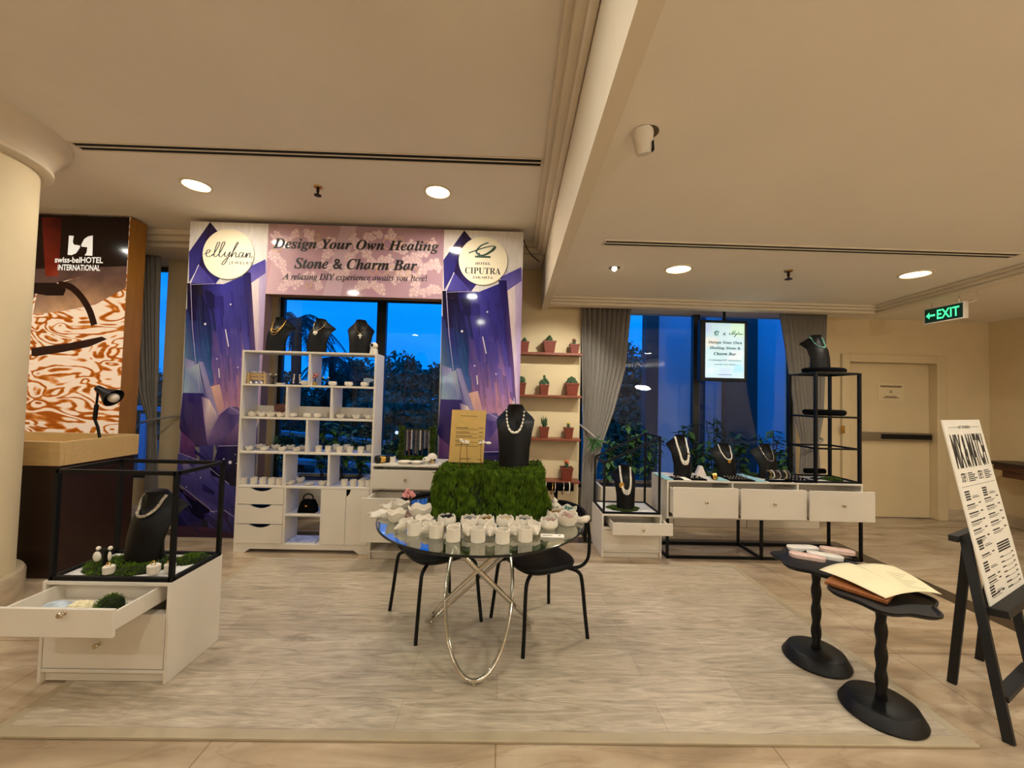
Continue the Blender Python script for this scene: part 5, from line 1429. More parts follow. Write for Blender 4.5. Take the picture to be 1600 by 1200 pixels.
for i, (p, r, h, m_, lab) in enumerate((((646, 797), .05, .06, m_pinkstone, 'rose crystal cluster at the back left of the glass table'), ((664, 800), .05, .055, m_grey, 'grey crystal cluster touching the left side of the moss block'), ((641, 812), .035, .035, m_pinkstone, 'small rose stone beside the large scalloped bowl'),
                       ((671, 816), .03, .04, m_grey, 'small grey crystal at the front left corner of the moss block'), ((644, 825), .022, .02, mat('violet stone', (88, 86, 120), .2, var=.2), 'tiny violet stone behind the leftmost faceted cups'))):
    v = tb(*p); b = build('crystal_cluster', crystal_mb(i, r, h), m_, local=True, smooth=False); b.location = v; tag(b, lab, 'stone', 'crystals on the glass table')
def slab(px, py, rx_, ry_, lab, cat='dish', m_=None, name='coral_slab'):
    v = tb(px, py)
    b = build(name, MB().lathe([(.9, 0), (1, .006), (.97, .014), (.75, .010), (0, .008)], (0, 0, 0), 36, lambda r, z, a: (r*(1+.16*sin(a*5)+.08*sin(a*9+1)), z*(1+.4*sin(a*4)))), m_ or m_plaster, local=True)
    b.location = v; b.scale = (rx_, ry_, 1.6); tag(b, lab, cat); return b
slab(598, 806, .085, .06, 'flat white coral slab overhanging the left rim of the glass table')
slab(617, 794, .09, .05, 'flat white coral slab behind the left bowls of the glass table')
slab(902, 814, .07, .045, 'flat white coral slab at the right rim of the glass table')
v = tb(640, 805)
blossom(v, 'pink quartz blossom tree at the left of the glass table', m_pinkstone, .155, 16, m_pink, .025, .03)
v = tb(866, 801)
t = T('lotus_tower', 'white stacked shell ornament beside the right back corner of the moss block', 'ornament', v)
build('shell_stack', MB().lathe([(.04, 0), (.045, .02), (.03, .035), (.034, .05), (.018, .065), (.02, .078), (0, .10)], v, 24, lambda r, z, a: (r*(1+.06*cos(a*8)), z)), m_plaster, t)
v = tb(863, 838); cw, ch = .062, .024
t = solo('price_card', MB().obox(v + Vector((0, 0, .0022)), (cw*2, ch*2, .003), Matrix.Rotation(radians(-3), 3, 'Z')), m_card, 'small white card lying at the right front of the glass table', 'card', v, smooth=False)
f = MB()
for q, w in ((-.025, .05), (.038, .014)): f.box(v.x+q-w/2, v.x+q+w/2, v.y-.004, v.y+.006, v.z+.0038, v.z+.0041)
build('print', f, mat('grey print', (130, 124, 110), .7), t, smooth=False)
# bracelet bar behind the table items
v = tb(872, 800) + Vector((0, .12, 0))
zb = .135
t = T('bracelet_stand', 'black velvet bar stand hung with bracelets at the right back of the glass table', 'bracelet stand', v)
build('stand', MB().lathe([(.05, 0), (.05, .008), (.012, .012), (.012, zb)], v, 20), m_velvet, t)
build('bar', MB().tube([v + Vector((-.12, 0, zb)), v + Vector((.115, 0, zb))], .028, 20), m_velvet, t)
def ring_pts(c, r, tilt=0): return [Vector(c) + Vector((tilt*sin(k*pi/12), r*cos(k*pi/12), r*sin(k*pi/12) - r*.25)) for k in range(24)]
for i, (dx, m_) in enumerate(((-.095, m_silver), (-.075, m_pearl), (-.03, m_gold), (-.012, m_silver), (.045, m_silver), (.085, m_pearl))):
    c = v + Vector((dx, 0, zb))
    b = MB().tube(ring_pts(c, .040, .004), .0035, 6, closed=True)
    tag(build('bracelet', b, m_, loc=c), nth(i, 6, 'thin bracelet', 'on the black bar stand behind the table pottery'), 'bracelet', 'bracelets on the bar stand')

# ------------------------------------------------------------------ cactus shelves
CSY = 4.70
zs = [PY(870, 551, CSY).z, PY(870, 617.5, CSY).z, PY(870, 685.5, CSY).z, PY(870, 752, CSY).z]
shelf_names = ['topmost', 'second', 'third', 'lowest']
for z, nm in zip(zs, shelf_names):
    solo('wall_shelf', MB().box(.0, .915, CSY, 4.899, z-.028, z), m_shelf, f'{nm} red wood wall shelf holding cactus pots', 'shelf', (.45, 4.8, z-.028), 'cactus wall shelves', bevel=.003)
def cactus(px, zi, w, h, kind, label):
    z = zs[zi]+.0006; y = 4.79; x = shelf_x(px, z+.05, y)
    t = T('potted_cactus', label, 'cactus', (x, y, z), group='cacti in terracotta pots')
    a, b_ = w*.38, w*.5
    pm = MB().add([(x-a, y-a, z), (x+a, y-a, z), (x+a, y+a, z), (x-a, y+a, z), (x-b_, y-b_, z+h), (x+b_, y-b_, z+h), (x+b_, y+b_, z+h), (x-b_, y+b_, z+h), (x-b_*.86, y-b_*.86, z+h), (x+b_*.86, y-b_*.86, z+h), (x+b_*.86, y+b_*.86, z+h), (x-b_*.86, y+b_*.86, z+h), (x-a*.9, y-a*.9, z+h*.8), (x+a*.9, y-a*.9, z+h*.8), (x+a*.9, y+a*.9, z+h*.8), (x-a*.9, y+a*.9, z+h*.8)],
                   [(3,2,1,0),(0,1,5,4),(1,2,6,5),(2,3,7,6),(3,0,4,7),(4,5,9,8),(5,6,10,9),(6,7,11,10),(7,4,8,11),(8,9,13,12),(9,10,14,13),(10,11,15,14),(11,8,12,15)])
    r = b_*1.05
    pm.box(x-r, x+r, y-r, y-b_*.9, z+h*.86, z+h).box(x-r, x+r, y+b_*.9, y+r, z+h*.86, z+h).box(x-r, x-b_*.9, y-b_*.9, y+b_*.9, z+h*.86, z+h).box(x+b_*.9, x+r, y-b_*.9, y+b_*.9, z+h*.86, z+h)
    build('pot', pm, m_terra, t, bevel=.002)
    build('soil', MB().box(x-a*.98, x+a*.98, y-a*.98, y+a*.98, z+h*.8, z+h*.92), m_soil, t)
    zt_ = z+h*.9; g = MB(); fl = None
    rib = lambda rr, zz_, an: (rr*(1+.07*cos(an*10)), zz_)
    if kind == 'ball': g.lathe([(w*.22, 0), (w*.40, w*.22), (w*.42, w*.45), (w*.30, w*.72), (0, w*.82)], (x, y, zt_), 40, rib)
    elif kind == 'dark': g.lathe([(w*.16, 0), (w*.25, w*.12), (w*.26, w*.30), (w*.16, w*.44), (0, w*.48)], (x, y, zt_), 30, rib).lathe([(w*.10, 0), (w*.14, w*.07), (0, w*.2)], (x+w*.02, y, zt_+w*.42), 20, rib)
    elif kind == 'cluster':
        for dx, dy, dz, q in ((-.28, 0, .12, .2), (0, -.05, .16, .24), (.28, 0, .14, .2), (-.14, .1, .34, .2), (.14, .08, .36, .2), (.0, .1, .5, .14)): g.ball((x+dx*w, y+dy*w, zt_+dz*w), q*w, 14, 9)
    elif kind == 'tall':
        for dx, hh in ((-.16, .9), (.05, 1.35), (.22, .8)): g.lathe([(w*.10, 0), (w*.13, w*hh*.4), (w*.10, w*hh*.85), (0, w*hh)], (x+dx*w, y, zt_), 16, rib, rot=Matrix.Rotation(-dx*.5, 3, 'Y') @ Matrix.Rotation(dx, 3, 'Y'))
    elif kind == 'opuntia':
        for dx, dz, q in ((0, .25, .22), (-.25, .45, .18), (.25, .5, .19), (.05, .72, .19), (-.42, .3, .15), (.42, .32, .15), (0, 1.0, .14)): g.ball((x+dx*w, y, zt_+dz*w), q*w, 12, 8, (1, .4, 1.25))
    elif kind == 'spiky':
        for k in range(18):
            an = k*2.4; e = Vector((cos(an)*.4*w, sin(an)*.3*w, random.uniform(.4, 1.5)*w)); g.tube([(x, y, zt_), Vector((x, y, zt_)) + e*.6 + Vector((0, 0, .05*w)), Vector((x, y, zt_)) + e], [.05*w, .06*w, .01*w], 6)
    elif kind in ('yellow', 'orange', 'red'):
        g.lathe([(w*.12, 0), (w*.15, w*.2), (w*.14, w*.45), (0, w*.5)], (x, y, zt_), 20, rib); fl = MB()
        for k in range(7): fl.ball((x+cos(k*.9)*w*.14, y+sin(k*.9)*w*.12, zt_+w*(.5+.06*(k % 3))), w*.10, 8, 6)
    build('cactus_body', g, m_cact, t)
    if fl: build('flower', fl, mat('cactus flower ' + kind, {'yellow': (216, 190, 90), 'orange': (226, 110, 60), 'red': (140, 70, 60)}[kind], .5, var=.15, scale=50), t)
cactus(819, 0, .115, .13, 'dark', 'small dark cactus at the left of the topmost shelf')
cactus(858, 0, .15, .145, 'dark', 'dark cactus in the largest pot, middle of the topmost shelf')
cactus(897, 0, .115, .115, 'red', 'cactus with reddish tip at the right of the topmost shelf')
cactus(814, 1, .115, .14, 'ball', 'ball cactus half hidden by the backdrop on the second shelf')
cactus(850, 1, .11, .125, 'opuntia', 'branching prickly pear cactus in the middle of the second shelf')
cactus(893, 1, .155, .15, 'cluster', 'clustered round cactus at the right of the second shelf')
cactus(850, 2, .11, .13, 'spiky', 'tall spiky pale green cactus on the third shelf')
cactus(888, 2, .11, .13, 'yellow', 'small cactus with yellow flower on the third shelf')
cactus(885, 3, .14, .155, 'orange', 'cactus with orange flower on the lowest shelf')

# ------------------------------------------------------------------ planters and plants
m_planter = mat('planter white', (206, 192, 170), .6, var=.05, scale=3)
pl_edges = [PY(p, 780, 4.72).x for p in (938, 1053, 1167, 1281)]
def planter(x0, x1, label):
    y0, y1, h = 4.72, 5.18, .445
    t = T('planter_box', label, 'planter', ((x0+x1)/2, 4.95, .001), group='white window planters')
    mb = MB().box(x0, x1, y0, y0+.03, .001, h).box(x0, x1, y1-.03, y1, .001, h).box(x0, x0+.03, y0+.03, y1-.03, .001, h).box(x1-.03, x1, y0+.03, y1-.03, .001, h)
    build('box', mb, m_planter, t, bevel=.004)
    build('soil', MB().box(x0+.03, x1-.03, y0+.03, y1-.03, .3, h-.04), m_soil, t)
for i, nm in enumerate(('left', 'middle', 'right')): planter(pl_edges[i]+.004, pl_edges[i+1]-.004, f'{nm} white planter box under the right window')
planter(-2.62, -1.70, 'white planter box behind the bookcase under the middle window, left half')
planter(-1.69, -.72, 'white planter box under the middle window behind the drawer cabinet')
def plant(px, top, Y0, label, n=4, leaf=.115, zb=.40):
    n += 1
    P = PY(px, top, Y0); h = P.z-zb
    t = T('leafy_plant', label, 'plant', (P.x, Y0, zb), group='leafy window plants')
    s, f = MB(), MB()
    for k in range(n):
        hk = h*random.uniform(.7, 1) if k else h; dx = random.uniform(-.14, .14) if k else 0; dy = random.uniform(-.06, .05)
        pts = catmull([Vector((P.x+random.uniform(-.04, .04), Y0+dy*.3, zb)), Vector((P.x+dx*.4+random.uniform(-.02, .02), Y0+dy*.6, zb+hk*.5)), Vector((P.x+dx, Y0+dy, zb+hk))], 8)
        s.tube(pts, .005, 5)
        for i in range(5, len(pts)):
            for q in range(2):
                a = random.uniform(0, 2*pi); L_ = leaf*random.uniform(.6, 1.25); d = Vector((cos(a), .5*sin(a), random.uniform(-.5, .35))).normalized(); sd = d.cross(Zv).normalized()*L_*.24
                p = pts[i]; f.add([p, p + d*L_*.45 + sd*1.25, p + d*L_ - Zv*L_*.18, p + d*L_*.45 - sd], [(0, 1, 2, 3)])
    build('stem', s, m_bark, t); build('leaves', f, m_leaf, t, smooth=False, recalc=False)
for px, top, n, lab in ((952, 684, 4, 'leafy plant in the left planter right beside the curtain'), (982, 662, 5, 'tall leafy plant behind the left post of the slanted house frame'), (1014, 672, 4, 'leafy plant behind the right posts of the slanted house frame'), (1075, 664, 4, 'tall leafy plant right of the double pearl bust'), (1118, 655, 4, 'tallest leafy plant under the hanging screen'), (1098, 690, 4, 'low leafy plant between the first two console busts'), (1158, 678, 4, 'leafy plant between the heart pendant bust and the beaded bust'), (1205, 672, 4, 'leafy plant behind the beaded bust near the tower rack'), (1224, 700, 3, 'small leafy plant beside the tower rack')):
    plant(px, top, 4.98, lab, n)
for px, top, n, lab in ((452, 668, 4, 'leafy plant seen through the left shelves of the bookcase'), (505, 662, 4, 'leafy plant seen through the middle shelves of the bookcase'), (537, 655, 5, 'tall leafy plant seen through the right shelves of the bookcase'), (566, 668, 4, 'leafy plant behind the right edge of the bookcase'), (612, 690, 4, 'leafy plant outside the bookcase left of the necklace rack')):
    plant(px, top, 4.98, lab, n)

# ------------------------------------------------------------------ moss mats
def moss_mat(label, c, rx_, ry_, hgt=.025, n=900, name='moss_mat'):
    c = Vector(c)
    t = T(name, label, 'moss', c, group='moss mats')
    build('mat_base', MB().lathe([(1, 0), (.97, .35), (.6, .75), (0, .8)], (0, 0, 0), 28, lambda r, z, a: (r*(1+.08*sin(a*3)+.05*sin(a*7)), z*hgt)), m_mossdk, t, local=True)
    t.children[0].scale = (rx_, ry_, 1)
    f = MB()
    for _ in range(n):
        a = random.uniform(0, 2*pi); q = sqrt(random.random()); p = c + Vector((cos(a)*q*rx_*(1+.08*sin(a*3)), sin(a)*q*ry_*(1+.08*sin(a*3)), hgt*(.15+.65*(1-q*q))))
        d = Vector((random.uniform(-1, 1), random.uniform(-1, 1), random.uniform(.2, 1.2))).normalized(); s = Vector((d.y, -d.x, .3)).normalized()*.003
        f.add([p - s, p + s, p + d*random.uniform(.01, .022)], [(0, 1, 2)])
    build('moss', f, m_moss, t, smooth=False, recalc=False)
    return t
def frame_box(mb, x0, x1, y0, y1, zl, zr, z0, w=.018, sides=True):
    """posts and rails; top may slope from zl (left) to zr (right)"""
    for x, z in ((x0, zl), (x1, zr)):
        for y in (y0, y1): mb.box(x-w/2, x+w/2, y-w/2, y+w/2, z0, z)
    for y in (y0, y1):
        mb.bar((x0, y, zl-w/2), (x1, y, zr-w/2), w); mb.box(x0, x1, y-w/2, y+w/2, z0, z0+w)
    for x, z in ((x0, zl), (x1, zr)):
        mb.box(x-w/2, x+w/2, y0, y1, z-w, z); mb.box(x-w/2, x+w/2, y0, y1, z0, z0+w)
    return mb
m_felt = mat('white felt', (226, 222, 216), .9, var=.03)

# ------------------------------------------------------------------ slanted house display
hx0, hx1, hy0, hy1, hz = .945, 1.512, 3.755, 4.185, .405
t = T('display_cabinet', 'white two drawer cabinet topped by a slanted black house frame', 'cabinet', ((hx0+hx1)/2, 3.97, .0012))
carcass(t, hx0, hx1, hy0, hy1, .0012, hz, dz=(.27,), kick=.055)
drawer(t, hx0+.06, hx1+.04, .265, .372, 3.60, .40, inset=.014)
drawer(t, hx0+.018, hx1-.018, .074, .258, 3.757, .3, kx=1.235, kz=.225)
build('house_frame', frame_box(MB(), hx0+.02, hx1-.02, hy0+.02, hy1-.02, .89, 1.145, hz+.0005), m_blackmetal, t)
build('felt_floor', MB().box(hx0+.03, hx1-.03, hy0+.03, hy1-.03, hz+.0005, hz+.008), m_felt, t)
hb = PY(977, 790, 3.93); hb.z = hz+.022
moss_mat('round moss mat under the bust inside the slanted house frame', (hb.x-.02, 3.93, hz+.0085), .16, .11, .016)
bust('black bust with pearl strands and gold brooch inside the slanted house frame', hb, .23, .415, -.12)
n = necklace('pearl strands with round gold brooch inside the slanted house frame', hb, -.12)
for tb_, xw in ((.34, 1.0), (.38, .97), (.42, .94)): strand(n, loop(.23, .415, tb_, .5, .93, xw=xw, off=.009), .0092, m_pearl, 'pearl_strand')
P = loop(.23, .415, .385, .5, .93); p = P[9]
build('brooch', MB().lathe([(0, 0), (.025, 0), (.027, .004), (.02, .009), (.012, .007), (0, .010)], p + Vector((-.004, -.004, 0)), 24, lambda r, z, a: (r*(1+.05*cos(a*12)), z), rot=Matrix.Rotation(radians(90), 3, 'X')), m_gold, n, local=True)

# ------------------------------------------------------------------ console of three drawers
kx0, kx1, ky0, ky1, kz0, kz1 = 1.56, 3.445, 3.76, 4.16, .375, .735
t = T('console_table', 'long white console of three pulled drawers on a black metal frame', 'console', ((kx0+kx1)/2, 3.96, .0012))
w3 = (kx1-kx0)/3
carcass(t, kx0, kx1, ky0, ky1, kz0, kz1, mids=(kx0+w3, kx0+2*w3), kick=0)
for i, yf in enumerate((3.66, 3.645, 3.63)): drawer(t, kx0+i*w3+.018, kx0+(i+1)*w3-.004, .415, .69, yf, .42, kz=.56)
lf = MB(); w = .022
for x in (kx0+.012, (kx0+kx1)/2-.03, kx1-.012):
    for y in (ky0+.012, ky1-.012): build('leg', MB().box(x-w/2, x+w/2, y-w/2, y+w/2, .0015, kz0), m_blackmetal, t)
    lf.box(x-w/2, x+w/2, ky0+.023, ky1-.023, .004, .004+w)
for y in (ky0+.012, ky1-.012): lf.box(kx0, kx1, y-w/2, y+w/2, .004, .004+w)
build('base_frame', lf, m_blackmetal, t)
KZ = kz1+.0006
def cb(px, py, Y0=None):
    v = PZ(px, py, KZ) if Y0 is None else PY(px, py, Y0); v.z = KZ; return v
def tray(px0, py0, px1, py1, m_, label, cat='tray', h=.012, fill=None, group='jewellery trays on the console', name='jewellery_tray'):
    """board spanning the floor pixels of its front-left and back-right corner on the console top"""
    a, b_ = cb(px0, py0), cb(px1, py1)
    y0, y1 = max(a.y, ky0+.004), min(b_.y, ky1-.004); x0, x1 = a.x, cb(px1, py0).x
    mb = MB().box(x0, x1, y0, y1, KZ, KZ+h)
    o = solo(name, mb, m_, label, cat, ((x0+x1)/2, (y0+y1)/2, KZ), group, bevel=.002)
    if fill:
        g = MB(); nx, ny, m2, r = fill
        for i in range(nx):
            for j in range(ny):
                c = Vector((x0+(x1-x0)*(i+.5)/nx, y0+(y1-y0)*(j+.5)/ny, KZ+h+r*.5))
                g.tube([c + Vector((r*cos(k*pi/5), 0, r*sin(k*pi/5))) for k in range(10)], r*.22, 5, closed=True).ball(c + Vector((0, 0, r)), r*.55, 6, 4)
        build('rings', g, m2, o, label='small rings')
    return o
tray(1043, 752, 1056, 741, m_blueboard, 'pale blue board at the left end of the console', h=.009)
tray(1057, 752.3, 1072, 746.5, m_velvet, 'small black tray of rose rings beside the pale blue board', fill=(3, 2, m_pinkstone, .008))
tray(1074, 752.5, 1084, 746, m_card, 'white card with small pink prints before the double pearl bust', h=.006)
tray(1086, 752.8, 1109, 745, m_velvet, 'black tray of pearl pieces left of the gold cuff', fill=(3, 2, m_pearl, .011))
tray(1125, 753.2, 1142, 747, m_blueboard, 'pale blue board right of the gold cuff', h=.009)
tray(1145, 753.4, 1182, 745, m_velvet, 'long black tray of small rings before the heart pendant bust', fill=(8, 3, m_silver, .008))
tray(1184, 753.7, 1199, 742, m_blueboard, 'pale blue board left of the crystal bracelets', h=.009)
tray(1243, 754.5, 1276, 746, m_velvet, 'black tray of rings at the foot of the tower rack', fill=(6, 3, m_silver, .008))
# gold cuff on a small cushion
v = cb(1117, 750)
t = T('cuff_bracelet', 'wide gold cuff on a small black cushion on the console', 'bracelet', v)
build('cushion', MB().ball(v + Vector((-.005, .012, .032)), .034, 16, 10, (.8, .7, .94)), m_velvet, t)
build('cuff', MB().lathe([(.033, -.02), (.036, -.016), (.036, .016), (.033, .02)], v + Vector((0, .004, .037)), 28, rot=Matrix.Rotation(radians(70), 3, 'Y') @ Matrix.Rotation(radians(20), 3, 'X'), cap=False), m_gold, t)
v = cb(1096, 744)
solo('folded_card', MB().prism([(-.055, 0), (.055, 0), (.012, .10), (-.012, .10)], v, X, Zv, (0, .05, 0)), mat('patterned white card', (226, 214, 206), .6, var=.14, scale=40), 'white patterned folded card standing beside the double pearl bust', 'card', v, bevel=.003)
v = cb(1098, 741.5)
moss_mat('moss tuft behind the patterned folded card', (v.x+.02, 4.05, KZ), .10, .05, .03, 500)
v = cb(1165, 742); moss_mat('moss tuft behind the heart pendant bust', (v.x+.05, 4.05, KZ), .09, .05, .03, 500)
# clear rack with gemstone bracelets
v0, v1 = cb(1204, 753.6), cb(1236, 753.6)
yb = v0.y+.05
t = T('bracelet_rack', 'clear rack holding a row of gemstone bracelets beside the tower rack', 'bracelet stand', ((v0.x+v1.x)/2, yb, KZ))
build('base', MB().box(v0.x, v1.x, yb-.04, yb+.04, KZ, KZ+.008), m_velvet, t)
build('bar', MB().tube([(v0.x+.004, yb, KZ+.075), (v1.x-.004, yb, KZ+.075)], .020, 14).box(v0.x, v0.x+.006, yb-.02, yb+.02, KZ+.008, KZ+.08).box(v1.x-.006, v1.x, yb-.02, yb+.02, KZ+.008, KZ+.08), m_black, t)
for i, c in enumerate(((120, 96, 40), (206, 198, 180), (60, 44, 36), (150, 140, 136), (40, 40, 42), (190, 170, 140), (110, 104, 100))):
    g = MB(); cx_ = v0.x+.016+(v1.x-v0.x-.032)*i/6
    for k in range(14): g.ball((cx_+.003*sin(k), yb+.034*cos(k*pi/7), KZ+.066+.036*sin(k*pi/7)), .0085, 7, 5)
    tag(build('bracelet', g, mat('gem %d' % i, c, .2, var=.3, scale=70), loc=(cx_, yb, KZ+.066)), nth(i, 7, 'gemstone bracelet', 'on the clear rack beside the tower'), 'bracelet', 'gemstone bracelets on the console')
# three busts on the console
v = cb(1066, 742.5, 3.97); v.z = KZ
bust('tall black bust with double white pearl rope at the left of the console', v, .23, .41, .02)
n = necklace('double rope of white pearls with silver clasp on the tall console bust', v, .02)
for tb_, xw in ((.31, 1.0), (.345, .97), (.38, .94)): strand(n, loop(.23, .41, tb_, .5, .93, xw=xw, off=.009), .0092, m_pearl, 'pearl_strand')
P = loop(.23, .41, .37, .5, .93); p = P[24]
build('clasp', MB().ball(p + Vector((0, -.01, 0)), .014, 8, 6).ball(p + Vector((.006, -.012, -.026)), .011, 8, 6), m_silver, n, local=True)
v = cb(1135, 743, 3.96); v.z = KZ
bust('black bust with heart pendant in the middle of the console', v, .25, .34, .06)
n = necklace('silver bead necklace with white heart pendant, console middle', v, .06)
P = loop(.25, .34, .54, .6, .93); strand(n, P, .0068, m_pearl)
p = P[16] + Vector((0, -.006, -.02))
build('pendant', MB().prism([(0, -.022), (.02, .002), (.018, .012), (.009, .016), (0, .009), (-.009, .016), (-.018, .012), (-.02, .002)], p, X, Zv, (0, .006, 0)), m_gold, n, local=True, bevel=.002)
v = cb(1200, 744, 3.97); v.z = KZ
bust('black bust with silver link necklace at the right of the console', v, .25, .34, .06)
n = necklace('silver link bead necklace on the right console bust', v, .06)
P = loop(.25, .34, .52, .62, .93); chain(n, P, .0022, m_silver); strand(n, P, .006, m_silver, 'beads', .026)

# ------------------------------------------------------------------ black tower rack
tx0, tx1, ty0, ty1 = 3.005, 3.435, 3.785, 4.135
t = T('tower_rack', 'tall black metal tower rack standing on the right end of the console', 'rack', ((tx0+tx1)/2, (ty0+ty1)/2, KZ))
w = .024
for x in (tx0, tx1):
    for y in (ty0, ty1): build('post', MB().box(x-w/2, x+w/2, y-w/2, y+w/2, KZ, 1.80), m_blackmetal, t)
for z in (KZ, 1.055, 1.36, 1.785):
    mb = MB(); h = .016
    for y in (ty0, ty1): mb.box(tx0+w/2, tx1-w/2, y-w/2+.003, y+w/2-.003, z, z+h)
    for x in (tx0, tx1): mb.box(x-w/2+.003, x+w/2-.003, ty0+w/2, ty1-w/2, z, z+h)
    build('rail_frame', mb, m_blackmetal, t)
for z in (1.376, 1.801): build('glass_shelf', MB().box(tx0+.002, tx1-.002, ty0+.002, ty1-.002, z, z+.006), m_clear, t)
def cushion(label, x0, x1, y, z, ry_=.13, h=.045):
    o = solo('display_cushion', MB().lathe([(.0, 0), (.9, 0), (1, .25), (1, .75), (.9, 1), (0, 1)], ((x0+x1)/2, y, z), 48, lambda r, zz_, a: (r, zz_*h)), m_velvet, label, 'cushion', ((x0+x1)/2, y, z), 'black cushions on the tower rack')
    o.scale = ((x1-x0)/2, ry_, 1); return o
a, b_ = PY(1252, 577, 3.93), PY(1325, 577, 3.93)
cushion('round black cushion under the bust on top of the tower rack', tx0+.01, tx1-.01, 3.95, 1.8075, .14, .048)
cushion('round black cushion on the middle shelf of the tower rack', tx0+.025, tx1-.02, 3.95, 1.3825, .15, .055)
bl = PY(1281, 570, 3.95); bl.z = 1.856
bust('black bust with green stone necklace on top of the tower rack', bl, .265, .34, .05)
n = necklace('green and silver stone necklace on the tower top bust', bl, .05)
P = loop(.265, .34, .60, .6, .93); strand(n, P, .0085, mat('jade stone', (110, 168, 150), .2, var=.5, scale=60), 'stones', .021, .2); strand(n, P, .005, m_silver, 'beads', .021)
v = cb(1273, 744, 3.98); v.z = KZ
t = T('bracelet_stand', 'small black velvet bar stand at the bottom of the tower rack', 'bracelet stand', v)
build('stand', MB().lathe([(.04, 0), (.04, .008), (.012, .012), (.012, .06)], v + Vector((.0, 0, 0)), 20), m_velvet, t)
build('bar', MB().tube([v + Vector((-.10, 0, .08)), v + Vector((.10, 0, .08))], .026, 18), m_velvet, t)
moss_mat('moss mat at the bottom of the tower rack', (3.30, 3.95, KZ), .10, .09, .02, 500)

# ------------------------------------------------------------------ hanging screen
SYY = 4.76
q = lambda a, b_: PY(a, b_, SYY)
a, b_ = q(1094.5, 499.5), q(1167.5, 596.8)
t = T('hanging_screen', 'lit portrait screen with promotion text hanging before the right window', 'screen', ((a.x+b_.x)/2, SYY, b_.z))
build('casing', MB().box(a.x, b_.x, SYY, SYY+.07, b_.z, a.z), m_black, t, bevel=.006)
build('pole', MB().tube([((a.x+b_.x)/2+.03, SYY+.05, a.z-.02), ((a.x+b_.x)/2+.03, SYY+.05, ZR)], .016, 10), m_black, t)
a, b_ = q(1102.6, 504.2), q(1162.5, 591.3); Wd, Hh = b_.x-a.x, a.z-b_.z
sc_ = build('display', MB().box(a.x, b_.x, SYY-.003, SYY, b_.z, a.z), mat('lit pale screen', (200, 234, 246), .3, emit=.62, var=.06, scale=5), t, smooth=False)
O = Vector((a.x, SYY-.0036, b_.z))
ar = Art(O, X, Zv, NY)
for pts, c in (([(.0, .82), (.16, .84), (.13, .98), (.0, 1)], (196, 214, 250)), ([(.62, .80), (1, .74), (1, 1), (.66, 1)], (206, 246, 220)), ([(.0, .56), (.3, .6), (.34, .72), (.0, .74)], (232, 236, 232)), ([(.38, .0), (.66, .02), (.64, .16), (.38, .17)], (196, 216, 250)), ([(.52, .30), (.9, .34), (1, .5), (.7, .5)], (226, 240, 250)), ([(.7, .1), (.98, .12), (.96, .24), (.78, .26)], (176, 226, 250)), ([(.02, .06), (.24, .10), (.22, .2), (.02, .16)], (214, 236, 250))):
    ar.poly([(u*Wd, v*Hh) for u, v in pts], c)
ar.build('screen_picture', art_mat('screen picture', .3, emit=.62, brush=.05), sc_)
O = O - Yv*.0008; f = MB()
for s, u, v, w_, h_ in ((bi('Design Your Own'), .5, .64, .88, .066), (bi('Healing Stone &'), .5, .54, .80, .066), (bi('Charm Bar'), .5, .44, .58, .060), (it('A relaxing DIY experience,'), .5, .32, .86, .042), (it('awaits you here!'), .5, .245, .54, .038), ('x', .48, .80, .085, .05)):
    text(f, s, O + X*(u*Wd) + Zv*(v*Hh), X, Zv, w_*Wd, h_*Hh, .014)
for pts in ([(-.9,-.1),(-.72,0),(-.8,.1),(-.84,-.1),(-.6,-.1),(-.3,.4),(-.46,0),(-.4,-.1),(-.1,.35),(-.06,.4),(-.24,0),(-.1,-.1)], [(-.06,.06),(-.04,-.1),(.1,.06),(-.14,-.4),(-.2,-.3),(.2,.0),(.44,.36),(.24,.0)], [(.22,-.06),(.36,0),(.4,-.1),(.56,.04),(.52,-.1),(.66,.02),(.72,-.1),(.86,.02),(.9,-.1)]):
    ribbon(f, [(.78*Wd + p[0]*.2*Wd, .81*Hh + p[1]*.2*Wd) for p in pts], .010*Wd, O, X, Zv)
f.prism([(.32, .055), (.68, .055), (.68, .062), (.32, .062)], O, X*Wd, Zv*Hh, (0, -.0002, 0))
build('lettering', f, mat('screen dark text', (26, 34, 42), .4), sc_, smooth=False, recalc=False)
f = MB(); k = .08*Wd; Oc = O + X*(.27*Wd) + Zv*(.80*Hh)
ribbon(f, [(p[0]*k, p[1]*k) for p in [(-.6,.1),(.1,.66),(.8,.8),(.5,.2),(-.3,.0),(-.5,.4),(.3,1.1)]], .2*k, Oc, X, Zv)
f.prism([(-.7, -.45), (.6, -.45), (.6, -.2), (-.7, -.2)], Oc, X*k, Zv*k, (0, -.0002, 0))
build('emblem', f, mat('screen green', (30, 120, 80), .4), sc_, smooth=False, recalc=False)

